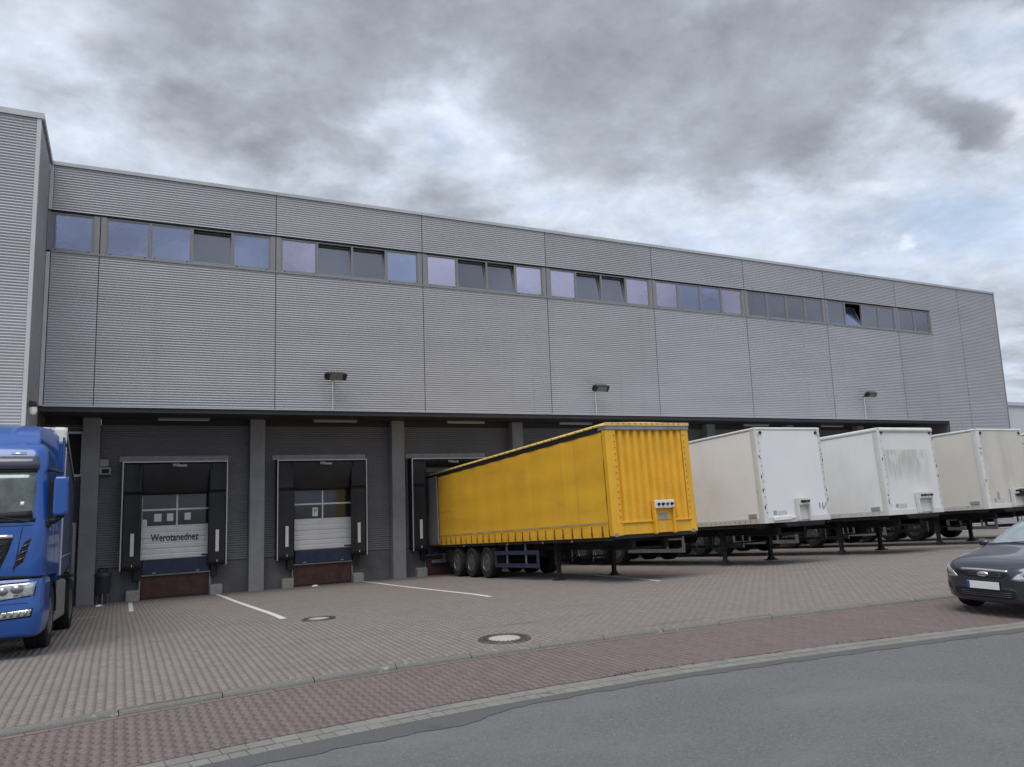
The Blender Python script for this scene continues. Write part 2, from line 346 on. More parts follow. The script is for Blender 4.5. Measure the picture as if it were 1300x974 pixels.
# ------------------------------------------------------------------ the ground
PY = [-60, 9, 13, 15, 17, 19.5, 23.8, 26.7, 29.3, 31, 80]; PZ = [.055, .055, .05, .0, -.09, -.25, -.52, -.69, -.86, -.9, -.9]
_yy = np.linspace(-60, 80, 1401); _zz = np.interp(_yy, PY, PZ)
_k = np.exp(-.5*(np.arange(-12, 13)/5.0)**2); _k /= _k.sum()
_zs = np.convolve(np.pad(_zz, 12, mode='edge'), _k, 'valid')
def zg(y): return np.interp(y, _yy, _zs)
def ykerb(x):
    x = np.asarray(x, float); d = x - 4.9
    l = np.where(d < -6.2, 10.08-.0165*38.44 - .12*(-6.2-d), 10.08 - .0165*d*d)
    r = np.where(d > 10, 10.08-.0072*100 - .10*(d-10), 10.08 - .0072*d*d)
    return np.where(d < 0, l, r)
def wred(x): return np.interp(x, [-3, 0, 6, 12.3, 20], [1.9, 1.93, 1.97, 2.3, 2.5])
def ygut(x): return ykerb(x) - wred(x)
GW = .36
def sheet(name, m, xs, ya, yb, nz, z):
    b = MB(); xs = list(xs)
    b.grid(len(xs), nz, lambda u, v: (xs[int(round(u*(len(xs)-1)))], float(ya(xs[int(round(u*(len(xs)-1)))])*(1-v) + yb(xs[int(round(u*(len(xs)-1)))])*v), 0))
    b.v = [(x, y, float(z(x, y))) for x, y, _ in b.v]
    return struct(b.build(name, m, None, smooth=60))
XS = np.concatenate([np.linspace(-60, -4, 15), np.linspace(-3.5, 24, 56), np.linspace(25, 90, 14)])
far = MB().box(-900, 900, -900, 900, -1.6, -1.12).build('ground', 'ground'); struct(far)
yard = sheet('yard', 'joint_yard', XS, lambda x: ykerb(x)+.06, lambda x: 80., 90, lambda x, y: zg(y)-.005)
strip = sheet('parking_strip', 'joint', XS, lambda x: ygut(x)-GW-.1, lambda x: ykerb(x)+.1, 4, lambda x, y: -.0065)
road = sheet('road', 'asphalt', XS, lambda x: -40., lambda x: ygut(x)-GW, 40, lambda x, y: -.006 + .0)
# darker seam of asphalt along the gutter with a ragged edge
bE = MB(); xe = np.linspace(-4, 30, 300)
wE = np.interp(xe, [-4, 0, 1.2, 2.6, 3.2, 3.6, 4.6, 7, 11, 14, 30], [.30, .30, .34, .38, .42, .20, .16, .20, .22, .2, .2]) + .018*np.sin(xe*9) + .014*np.sin(xe*23+1) + rng.normal(0, .006, 300)
for i, x in enumerate(xe):
    y1 = float(ygut(x)-GW); bE.v += [(x, y1-.002, -.001), (x, y1-float(wE[i]), -.001)]
bE.f = [(2*i, 2*i+1, 2*i+3, 2*i+2) for i in range(299)]
struct(bE.build('asphalt_edge_strip', 'asphalt_edge', road))

P_, L_, A_ = .100, .200, .010
def paver_outline(gap, amp, end):
    ys = np.array([-.5, -.31, -.19, .19, .31, .5])*L_; sx = np.array([1, 1, -1, -1, 1, 1])*amp + P_/2 - gap
    ys = ys.copy(); ys[0] += end; ys[-1] -= end
    return np.concatenate([np.stack([sx, ys], 1), np.stack([-sx[::-1], ys[::-1]], 1)])
def mesh_from_polys(name, tops, z_top, depth, m):
    """tops: (n, k, 2) outlines, z_top: (n, k) heights -> joined shallow blocks"""
    n, k, _ = tops.shape
    T = np.concatenate([tops, z_top[..., None]], 2); Bm = T.copy(); Bm[..., 2] -= depth
    V = np.concatenate([T, Bm], 1).reshape(-1, 3); base = (np.arange(n)*2*k)[:, None]
    topf = base + np.arange(k)[None]; q = np.arange(k); q2 = (q+1) % k
    side = (base[:, :, None] + np.stack([q, q+k, q2+k, q2], 1)[None]).reshape(n, -1)
    loops = np.concatenate([topf, side], 1).ravel()
    tot = np.tile(np.concatenate([[k], np.full(k, 4)]), n); start = np.concatenate([[0], np.cumsum(tot)[:-1]])
    me = bpy.data.meshes.new(name); me.vertices.add(len(V)); me.vertices.foreach_set('co', V.ravel().astype(np.float32))
    me.loops.add(len(loops)); me.loops.foreach_set('vertex_index', loops.astype(np.int32))
    me.polygons.add(len(tot)); me.polygons.foreach_set('loop_start', start.astype(np.int32)); me.polygons.foreach_set('loop_total', tot.astype(np.int32))
    me.update(calc_edges=True); me.validate(); me.materials.append(M[m]); return me
def visible(x, y, margin=1.12):
    q = np.stack([x, y, 0*x-2.2], -1); w = q @ np.array(fwd); a = q @ np.array(rg2)/np.maximum(w, .01); b = q @ np.array(up2)/np.maximum(w, .01)
    return (w > 1) & (np.abs(a) < 650/979*margin) & (np.abs(b) < 487/979*margin)
def pave(name, m, centers, ymap, clamp, parent, zf, jitter, OUT):
    """centers (n,2) in pattern space; ymap(x,t)->world y; the 300 nearest in view become single objects"""
    cx, ct = centers[:, 0], centers[:, 1]
    poly = OUT[None] + centers[:, None, :]
    lo, hi = clamp(poly[..., 0])
    cl = np.clip(poly[..., 1], lo, hi)
    ext = cl.max(1) - cl.min(1); keep = ext > .05
    poly = poly[keep]; cl = cl[keep]; cx = cx[keep]; ct = ct[keep]; full = (ext[keep] > L_*.95)
    wx = poly[..., 0]; wy = ymap(wx, cl)
    n = len(cx); tilt = rng.normal(0, jitter, (n, 3))
    z = zf(wy) + tilt[:, :1]*.9 + tilt[:, 1:2]*(wx-wx.mean(1, keepdims=True))*14 + tilt[:, 2:]*(wy-wy.mean(1, keepdims=True))*8
    mx, my = wx.mean(1), wy.mean(1); d = np.hypot(mx, my)
    vis = visible(mx, my, .97) & full
    order = np.argsort(np.where(vis, d, 1e9))[:300]
    single = np.zeros(n, bool); single[order] = True
    rest = mesh_from_polys(name+'_field', np.stack([wx, wy], -1)[~single], z[~single], .02, m)
    stuff(link(name+'_field', rest, parent))
    ref = np.stack([OUT[:, 0], OUT[:, 1]*(1 if ymap(0., 1.) > ymap(0., 0.) else -1)], -1)
    if ref[0, 1]*OUT[0, 1] < 0: ref = ref[::-1]
    me = mesh_from_polys(name, ref[None], np.zeros((1, 12)), .02, m)
    for i in order:
        link(name, me, parent, loc=(float(mx[i]), float(my[i]), float(z[i].mean())), rot=(float(tilt[i, 2]*8), float(-tilt[i, 1]*14), 0))
def lattice(x0, x1, t0, t1):
    nx = int((x1-x0)/P_); nt = int((t1-t0)/L_)+2
    i, j = np.meshgrid(np.arange(nx), np.arange(nt), indexing='ij')
    return np.stack([x0 + i*P_, t0 + j*L_ + (i % 2)*L_/2], -1).reshape(-1, 2)
FAR = 31.0
cy_ = lattice(-5.2, 24, 9.0, 29.2); d_ = np.hypot(cy_[:, 0], cy_[:, 1]); cy_ = cy_[(visible(cy_[:, 0], cy_[:, 1], 1.25)) & (d_ < FAR)]
# courses bend a little, as hand-laid rows do
pave('paving_stone', 'paver', cy_, lambda x, t: t, lambda X: (ykerb(X)+.118, 29.40), yard, lambda y: zg(y), .0004, paver_outline(.0018, .0040, .0001))
cr_ = lattice(-3.2, 17, .0, 2.6); wy_ = ykerb(cr_[:, 0])-cr_[:, 1]
cr_ = cr_[visible(cr_[:, 0], wy_, 1.25)]
pave('red_paving_stone', 'redpaver', cr_, lambda x, t: ykerb(x)-t, lambda X: (.115, wred(X)-.01), strip, lambda y: 0*y, .0004, paver_outline(.0013, .014, .0004))
# beyond the reach of single stones the paving is a plain sheet at the same level
def far_sheet(name, m, parent, pts, zf):
    b = MB()
    for quad in pts:
        nx, ny = quad[4]
        x0, x1, y0, y1 = quad[:4]
        b.grid(nx, ny, lambda u, v: (x0+(x1-x0)*u, y0+(y1-y0)*v, 0))
    b.v = [(x, y, float(zf(x, y))) for x, y, _ in b.v]
    return b
cells = []; st = .5
ns = MB()
for ix in range(-20, 140):
    for iy in range(18, 80):
        x, y = ix*st, iy*st
        c = np.array([[x+st/2, y+st/2]])
        inside = (math.hypot(x+st/2, y+st/2) < FAR-.2) and bool(visible(c[:, 0], c[:, 1], 1.2)[0])
        yk = float(max(ykerb(x), ykerb(x+st))) + .12
        if inside or y < yk: continue
        ns.add([(x, y, float(zg(y))-.003), (x+st, y, float(zg(y))-.003), (x+st, y+st, float(zg(y+st))-.003), (x, y+st, float(zg(y+st))-.003)], [(0, 1, 2, 3)])
stuff(ns.build('paving_beyond', 'paver', yard, fix=False))
ns = MB()
for ix in range(34, 140):
    x = ix*.5
    ns.add([(x, float(ygut(x)), -.003), (x+.5, float(ygut(x+.5)), -.003), (x+.5, float(ykerb(x+.5)), -.003), (x, float(ykerb(x)), -.003)], [(0, 1, 2, 3)])
stuff(ns.build('red_paving_beyond', 'redpaver', strip, fix=False))

def along(x, fn):                 # local frame on a curve
    e = .05; t = Vector((2*e, float(fn(x+e)-fn(x-e)), 0)).normalized(); return Vector((x, float(fn(x)), 0)), t
def block_mesh(name, m, poly, length, gap, smooth=None):
    b = MB(); b.prism(poly, gap/2, length-gap/2, 'X'); return b.mesh(name, m, smooth)
kp = [(0, -.03), (.115, -.03), (.115, .053), (.075, .055), (.045, .050), (.022, .036), (.006, .012)]
kme = [block_mesh('kerbstone', 'kerb', [(a, c + random.uniform(-.004, .004) if c > 0 else c) for a, c in kp], 1.08, .012, 50) for _ in range(4)]
x = -4.2
while x < 40:
    p, t = along(x+.54, ykerb); ang = math.atan2(t.y, t.x)
    p0 = Vector((x, float(ykerb(x)), 0))
    link('kerbstone', random.choice(kme), strip, .0, loc=(p0.x, p0.y, random.uniform(-.004, .003)), rot=(0, 0, ang + random.uniform(-.004, .004)))
    x += 1.08*math.cos(ang)
# straight header course at the kerb foot, then the two rows of the gutter
def row(name, m, fn, off, depth, length, x0, x1, z, n1=12):
    mes = []
    for _ in range(5):
        b = MB(); g = .004; q = [random.uniform(-.003, .003) for _ in range(8)]
        pts = [(g+q[0], g+q[1]), (length-g+q[2], g+q[3]), (length-g+q[4], depth-g+q[5]), (g+q[6], depth-g+q[7])]
        b.prism(pts, -.02, 0, 'Z'); mes.append(b.mesh(name, m))
    x = x0
    while x < x1:
        p, t = along(x, fn); ang = math.atan2(t.y, t.x); nrm = Vector((-t.y, t.x, 0))
        q = p - nrm*(off+depth)
        link(name, random.choice(mes), strip, .006 if depth > .1 else 0, loc=(q.x, q.y, z + random.uniform(-.0015, .0015)), rot=(random.uniform(-.008, .008), random.uniform(-.006, .006), ang))
        x += length*t.x
row('header_stone', 'redpaver', ykerb, .012, .095, .21, -1.6, 15.5, .002)
row('gutter_stone', 'gutter', ygut, .004, .17, .235, -1.2, 17, .000)
row('gutter_stone', 'gutter', ygut, .178, .165, .165, -1.2, 17, -.004)
gr = MB()
for ix in range(34, 120):
    x = ix*.5; gr.add([(x, float(ygut(x))-GW, -.003), (x+.5, float(ygut(x+.5))-GW, -.003), (x+.5, float(ygut(x+.5)), -.003), (x, float(ygut(x)), -.003)], [(0, 1, 2, 3)])
stuff(gr.build('gutter_beyond', 'gutter', strip, fix=False))

# painted bay lines
def paint(pts, w):
    b = MB(); P = []
    for (xa, ya), (xb, yb) in zip(pts[:-1], pts[1:]):
        n = max(2, int(math.hypot(xb-xa, yb-ya)/.4)); P += [(xa+(xb-xa)*i/n, ya+(yb-ya)*i/n) for i in range(n)]
    P.append(pts[-1]); d = Vector((P[-1][0]-P[0][0], P[-1][1]-P[0][1])).normalized(); nx, ny = -d.y*w/2, d.x*w/2
    for (a, c) in P: b.v += [(a+nx, c+ny, float(zg(c+ny))+.005), (a-nx, c-ny, float(zg(c-ny))+.005)]
    b.f = [(2*i, 2*i+1, 2*i+3, 2*i+2) for i in range(len(P)-1)]
    return struct(b.build('bay_marking', 'paint', yard))
paint([(3.13, 29.0), (3.04, 23.4), (2.95, 15.9)], .13); paint([(8.35, 29.2), (8.08, 25.6), (7.49, 16.06)], .13)
paint([(13.75, 24.6), (11.88, 15.67)], .13); paint([(.45, 28.5), (.40, 23.2)], .11)
paint([(-.81, 22.12), (-.40, 22.36)], .10)

def manhole(x, y, label, r, full):
    t = thing('manhole_cover', label, 'manhole', (x, y, float(zg(y))+.004), (math.atan(-.0) , 0, 0), 'manhole covers in the yard')
    MB().lathe([(r*.62, .0), (r*.62, .012), (r*.72, .014), (r*.74, .006), (r*.80, .006), (r*.82, .014), (r*.97, .014), (r, .004), (r, -.02)], axis='Z', n=48).build('rim', 'iron', t, smooth=35)
    rib = MB()
    for k in range(24):
        a = 2*math.pi*k/24; rib.box(-.012, .012, r*.63, r*.96, .0, .018); 
        rib.v[-8:] = [(px*math.cos(a)-py*math.sin(a), px*math.sin(a)+py*math.cos(a), pz) for px, py, pz in rib.v[-8:]]
    rib.build('rib_ring', 'iron', t)
    MB().lathe([(0, .012), (r*.6, .010), (r*.615, .0)], axis='Z', n=40).build('concrete_infill', 'manconc', t, smooth=40)
    return t
manhole(5.25, 10.82, 'round iron manhole cover with pale concrete middle beside the kerb', .40, True)
manhole(3.47, 15.2, 'worn round manhole cover beside the end of the white bay line', .32, False).rotation_euler = (R(-2), 0, 0)

# ------------------------------------------------------------------ the warehouse
FY = 26.5; BAY = 5.358; SX0 = -.77; XL, XR = -2.2, 45.55; ZS, ZB0, ZB1, ZR = 5.3, 10.06, 11.33, 12.95
PITCH = 4.74/58
wh = thing('warehouse', 'long grey corrugated warehouse with ribbon windows above recessed loading docks', 'building', (XL, FY, -.9))
W0 = Vector((XL, FY, -.9))
class W(MB):                      # builder in world coordinates under a thing whose origin is off
    def __init__(s, o=W0): super().__init__(); s.o = o
    def mesh(s, *a, **k):
        s.v = [(x-s.o.x, y-s.o.y, z-s.o.z) for x, y, z in s.v]; return super().mesh(*a, **k)
def WB(name, m, parent, *b, bevel=0., o=W0): return W(o).box(*b).build(name, m, parent, bevel=bevel)
def corrugated(x0, x1, z0, z1, y, o=W0, ph=0., amp=.014, side=False):
    """sine sheet with waves running level; faces -Y (or +X when side)"""
    b = W(o); prof = [(z0, -amp)]; k0 = int(math.floor((z0-ph)/PITCH)); z = 0
    for k in range(k0, int((z1-ph)/PITCH)+2):
        for fr, yy in ((.0, .7), (.14, .95), (.26, 0), (.36, -.85), (.55, -1.), (.74, -.85), (.86, 0)):
            zz = ph+(k+fr)*PITCH
            if z0 < zz < z1: prof.append((zz, amp*yy))
    prof.append((z1, -amp)); nz = len(prof)
    for xx in (x0, x1):
        for zz, off in prof: b.v.append((xx, y+off, zz) if not side else (y-off, xx, zz))
    b.f = [(i, nz+i, nz+i+1, i+1) for i in range(nz-1)]
    return b
seams = [XL+.12] + [SX0 + BAY*k for k in range(9)] + [XR-.05]
G = .014
for k in range(len(seams)-1):
    a, c = seams[k]+G, seams[k+1]-G
    if k > 0 or True:
        top0 = ZB1 if k < 9 else None
    if k <= 7:
        aa = a if k != 1 else a
        corrugated(a, c, ZS+.02, ZB0-.03, FY, ph=ZS).build('cladding_panel', 'clad', wh, smooth=80)
        if k == 1: pass
        elif k == 0: corrugated(XL+.12, seams[2]-G, ZB1+.05, ZR-.12, FY, ph=ZS).build('cladding_panel', 'clad', wh, smooth=80)
        else: corrugated(a, c, ZB1+.05, ZR-.12, FY, ph=ZS).build('cladding_panel', 'clad', wh, smooth=80)
    elif k == 8:
        # bay that holds the end of the window band and the end of the loading recess
        xe_, xn = 39.55, 40.12
        b = corrugated(a, xe_, ZS+.02, ZB0-.03, FY, ph=ZS); b2 = corrugated(a, xe_, ZB1+.05, ZR-.12, FY, ph=ZS)
        b.add(b2.v, b2.f); b3 = corrugated(xe_, xn, ZS+.02, ZR-.12, FY, ph=ZS); b.add(b3.v, b3.f)
        b3 = corrugated(xn, c, -.9, ZR-.12, FY, ph=ZS); b.add(b3.v, b3.f); b.build('cladding_panel', 'clad', wh, smooth=80)
    else:
        corrugated(a, c, -.9, ZR-.12, FY, ph=ZS).build('cladding_panel', 'clad', wh, smooth=80)
# core behind the sheets: dark backing, with the window band left open
core = W(); core.box(XL+.05, XR-.08, FY+.025, FY+.3, ZS+.03, ZB0-.02); core.box(XL+.05, XR-.08, FY+.025, FY+.3, ZB1+.03, ZR-.05)
core.box(39.6, XR-.08, FY+.03, FY+.3, ZB0-.02, ZB1+.03); core.box(40.15, XR-.08, FY+.03, FY+.3, -.9, ZS+.03)
core.build('wall_core', 'seam', wh)
WB('room_back', 'dark', wh, XL, 39.6, FY+1.6, FY+1.7, ZB0-.3, ZB1+.3); WB('room_floor', 'dark', wh, XL, 39.6, FY+.3, FY+1.6, ZB0-.3, ZB0-.05); WB('room_ceiling', 'dark', wh, XL, 39.6, FY+.3, FY+1.6, ZB1+.05, ZB1+.3)
WB('roof', 'seam', wh, XL-12, XR-.1, FY+.3, FY+40, ZR-.4, ZR-.2)
WB('end_wall', 'clad', wh, XR-.09, XR-.01, FY+.02, FY+40, -.9, ZR-.12)
cap = W(); n0 = 9
for k in range(9):
    x0 = XL + .0 if k == 0 else SX0+BAY*k; x1 = SX0+BAY*(k+1) if k < 8 else XR+.03
    W().prism([(FY-.055, ZR-.13), (FY-.06, ZR-.02), (FY-.04, ZR), (FY+.36, ZR+.03), (FY+.36, ZR-.13)], x0+.003, x1-.003, 'X').build('roof_flashing', 'capm', wh)
for zz0, zz1 in ((ZS, ZB0-.03), (ZB1+.05, ZR-.13)):
    W().box(XL+.0, XL+.105, FY-.02, FY+.02, zz0, zz1).build('corner_trim', 'trim', wh, bevel=.006)
W().box(XR-.05, XR+.02, FY-.025, FY+.06, -.9, ZR-.13).build('corner_trim', 'winframe', wh, bevel=.006)
# drip edges
WB('drip_edge', 'trim', wh, XL+.1, 40.1, FY-.018, FY+.02, ZS-.012, ZS+.018)
WB('window_head', 'black', wh, XL+.1, 39.56, FY+.0, FY+.14, ZB1+.0, ZB1+.045)
WB('window_sill', 'winframe', wh, XL+.1, 39.58, FY-.035, FY+.12, ZB0-.028, ZB0+.035, bevel=.006)
WB('band_end', 'winframe', wh, XL+.0, XL+.078, FY+.0, FY+.3, ZB0+.036, ZB1)
WB('band_end', 'winframe', wh, 39.44, 39.56, FY-.012, FY+.12, ZB0+.035, ZB1)
# ribbon windows
wins = [(-2.12, -.937, 0)]
OPEN = {1: (2,), 2: (1, 2), 3: (1, 2), 4: (1, 2), 7: (1,)}
for k in range(1, 9):
    x0 = SX0 + BAY*(k-1) + .165; n = 4 if k < 8 else 2
    wd = (BAY-.33)/4
    for i in range(n): wins.append((x0+wd*i, x0+wd*(i+1), k*10+i))
for k in range(8):
    xc = SX0+BAY*k
    WB('pilaster', 'winframe', wh, xc-.165, xc-.012, FY+.012, FY+.12, ZB0+.035, ZB1, bevel=.004)
    WB('pilaster', 'winframe', wh, xc+.012, xc+.165, FY+.012, FY+.12, ZB0+.035, ZB1, bevel=.004)
    WB('pilaster_gap', 'black', wh, xc-.012, xc+.012, FY+.05, FY+.11, ZB0+.035, ZB1)
ZW0, ZW1 = ZB0+.06, ZB1-.02
for x0, x1, code in wins:
    k, i = divmod(code, 10); op = i in OPEN.get(k, ()) and code >= 10
    f = W(); e = .036
    f.box(x0+.002, x0+e, FY+.02, FY+.11, ZW0+.022, ZW1); f.box(x1-e, x1-.002, FY+.02, FY+.11, ZW0+.022, ZW1)
    f.box(x0+e, x1-e, FY+.022, FY+.11, ZW1-.034, ZW1); f.box(x0+.002, x1-.002, FY+.018, FY+.11, ZB0+.036, ZW0+.022)
    fr = f.build('window', 'winframe', wh)
    ang = (R(8) if k < 7 else R(22)) if op else 0.
    def tl(p):                   # sash leans inwards about its lower edge
        x, y, z = p; dy, dz = y-(FY+.06), z-(ZW0+.03)
        return (x, FY+.06 + dy*math.cos(ang)+dz*math.sin(ang), ZW0+.03 - dy*math.sin(ang)+dz*math.cos(ang))
    s0, s1, t0, t1 = x0+e+.005, x1-e-.005, ZW0+.026, ZW1-.038
    sa = W(); w_ = .028
    sa.box(s0, s0+w_, FY+.035, FY+.08, t0, t1); sa.box(s1-w_, s1, FY+.035, FY+.08, t0, t1); sa.box(s0+w_, s1-w_, FY+.036, FY+.08, t0, t0+w_); sa.box(s0+w_, s1-w_, FY+.036, FY+.08, t1-w_, t1)
    sa.v = [tl(p) for p in sa.v]; sa.build('sash', 'winframe', fr)
    g = W(); g.box(s0+w_-.004, s1-w_+.004, FY+.052, FY+.064, t0+w_-.004, t1-w_+.004); g.v = [tl(p) for p in g.v]
    g.build('pane', 'glass_grey' if (k == 6 or (k == 7 and i != 1) or k == 8 or (op and k < 7)) else ('glass_lilac' if k in (3, 4) or code in (12, 20, 53, 50) else 'glass'), fr)
    if not op:
        st_ = W(); st_.box(x0+.12, x0+.16, FY-.002, FY+.018, ZW0+.0, ZW0+.018); st_.box(x1-.16, x1-.12, FY-.002, FY+.018, ZW0, ZW0+.018); stuff(st_.build('drain_caps', 'black', fr))
# soffit with its edge beam, lamps and the recessed ground floor
WY, CY = 29.5, 29.1
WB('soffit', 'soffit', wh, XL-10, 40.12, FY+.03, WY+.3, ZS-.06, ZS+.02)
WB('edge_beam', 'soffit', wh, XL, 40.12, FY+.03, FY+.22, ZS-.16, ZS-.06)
WB('recess_end', 'clad_low', wh, 40.1, 40.2, FY+.05, WY+.3, -.9, ZS)
for k in range(-2, 8):
    xc = -.86 + 5.31*k
    c_ = W(); c_.box(xc-.26, xc+.26, CY, WY+.2, -.95, ZS-.062)
    if k >= 0: c_.build('column', 'column', wh, bevel=.015)
    x0, x1 = xc+.27, xc+5.31-.27
    if k == 7: x1 = 40.09
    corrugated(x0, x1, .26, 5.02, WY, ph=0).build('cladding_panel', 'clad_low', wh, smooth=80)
    WB('plinth', 'plinth', wh, x0, x1, WY-.03, WY+.2, -.95, .24)
    WB('ceiling_beam', 'soffit', wh, x0, x1, WY-.06, WY+.2, 5.03, ZS-.06)
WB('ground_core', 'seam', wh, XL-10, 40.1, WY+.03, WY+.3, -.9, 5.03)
TL = iter(('tube light under the soffit above the Werotanednez door', 'tube light under the soffit above the dock with a blank door', 'tube light under the soffit above the dock of the yellow trailer',
           'tube light under the soffit above the front half of the yellow trailer', 'tube light under the soffit behind the clean white trailer', 'tube light under the soffit behind the white trailer with the grime patch', 'tube light under the soffit behind the cream trailer'))
for x0, x1 in ((1.11, 2.79), (6.40, 8.08), (11.75, 13.45), (17.0, 18.7), (22.3, 24.0), (27.6, 29.3), (33, 34.7)):
    t = thing('tube_light', next(TL), 'light', ((x0+x1)/2, 28.9, ZS-.06), group='tube lights under the soffit')
    h = (x1-x0)/2
    B('housing', 'grey_metal', t, -h, h, -.06, .06, -.05, 0, bevel=.008)
    MB().tube([(-h+.03, 0, -.07), (h-.03, 0, -.07)], .035, 10).build('diffuser', 'tube', t, smooth=50)

# ---- the taller-looking wing that stands forward on the left
wg = thing('warehouse_wing', 'grey corrugated wing standing forward of the long facade above the blue lorry', 'building', (-2.2, 23.35, 4.3))
WO = Vector((-2.2, 23.35, 4.3)); WYF = 23.35
corrugated(-8, -2.2-.11, 4.35, 12.82, WYF, WO, ph=ZS).build('cladding_panel', 'clad', wg, smooth=80)
corrugated(-16, -8.03, 4.35, 12.82, WYF, WO, ph=ZS).build('cladding_panel', 'clad', wg, smooth=80)
corrugated(WYF+.1, FY-.02, 4.35, 12.82, -2.215, WO, ph=ZS, side=True).build('side_panel', 'clad', wg, smooth=80)
W(WO).box(-2.305, -2.2, WYF-.02, WYF+.09, 4.33, 12.82).build('corner_trim', 'trim', wg, bevel=.006)
W(WO).box(-16, -2.23, WYF+.02, FY+10, 4.32, 12.8).build('wall_core', 'seam', wg)
W(WO).box(-16, -2.14, WYF-.05, WYF+.1, 12.82, 12.98).build('roof_flashing', 'capm', wg)
W(WO).box(-2.3, -2.14, WYF+.1, FY-.06, 12.82, 12.98).build('roof_flashing', 'winframe', wg)
t = thing('security_camera', 'small white dome camera on a dark bracket at the wing corner', 'camera', (-2.17, 23.7, 5.1))
MB().prism([(0, .0), (.16, -.02), (.18, -.12), (0, -.16)], -.10, .12, 'Y').build('bracket', 'lampdark', t, bevel=.01)
MB().lathe([(0, -.36), (.06, -.35), (.095, -.30), (.10, -.24), (.09, -.17), (0, -.16)], c=(.09, 0, 0), axis='Z', n=20).build('dome', 'white', t, smooth=50)

# ---- floodlights on the facade
def flood(x, z, dz, tiltdeg, lab):
    t = thing('floodlight', lab, 'floodlight', (x, FY-.02, ZS+.02), group='floodlights on the facade')
    MB().tube([(0, -.02, 0), (0, -.02, z-ZS-.12)], .017, 8).build('conduit', 'white', t, smooth=50)
    cz = z-ZS
    MB().bar((0, 0, cz-.06), (0, -.38, cz-.02), .05, .05).build('bracket', 'lampdark', t)
    h = MB(); h.prism([(-.30, .10), (.30, .10), (.36, -.16), (-.36, -.16)], -.10, .06, 'Y')
    a = R(tiltdeg)
    def rt(b): b.v = [(x_, -.45+y_*math.cos(a)-z_*math.sin(a), cz+.02 + y_*math.sin(a)+z_*math.cos(a)) for x_, y_, z_ in b.v]; return b
    rt(h).build('housing', 'lampdark', t, bevel=.012)
    g = MB(); g.prism([(-.20, .08), (.20, .08), (.235, -.13), (-.235, -.13)], -.115, -.101, 'Y'); rt(g).build('lens', 'lampface', t)
    tp = MB()
    for q in range(5): tp.box(-.26+.11*q, -.20+.11*q, -.06, .10, .10, .135)
    stuff(rt(tp).build('cooling_fins', 'galv', t))
    for sx in (-1, 1):
        r_ = MB(); r_.box(sx*.33-.05, sx*.33+.05, -.05, .05, -.12, .06); rt(r_).build('yoke', 'lampdark', t)
flood(6.53, 6.43, 0, 32, 'square floodlight over the second bay, above the uncovered dock doors')
flood(17.37, 6.34, 0, 38, 'floodlight on the facade above the yellow trailer')
flood(33.5, 6.5, 0, 45, 'floodlight on the facade above the white box trailers')

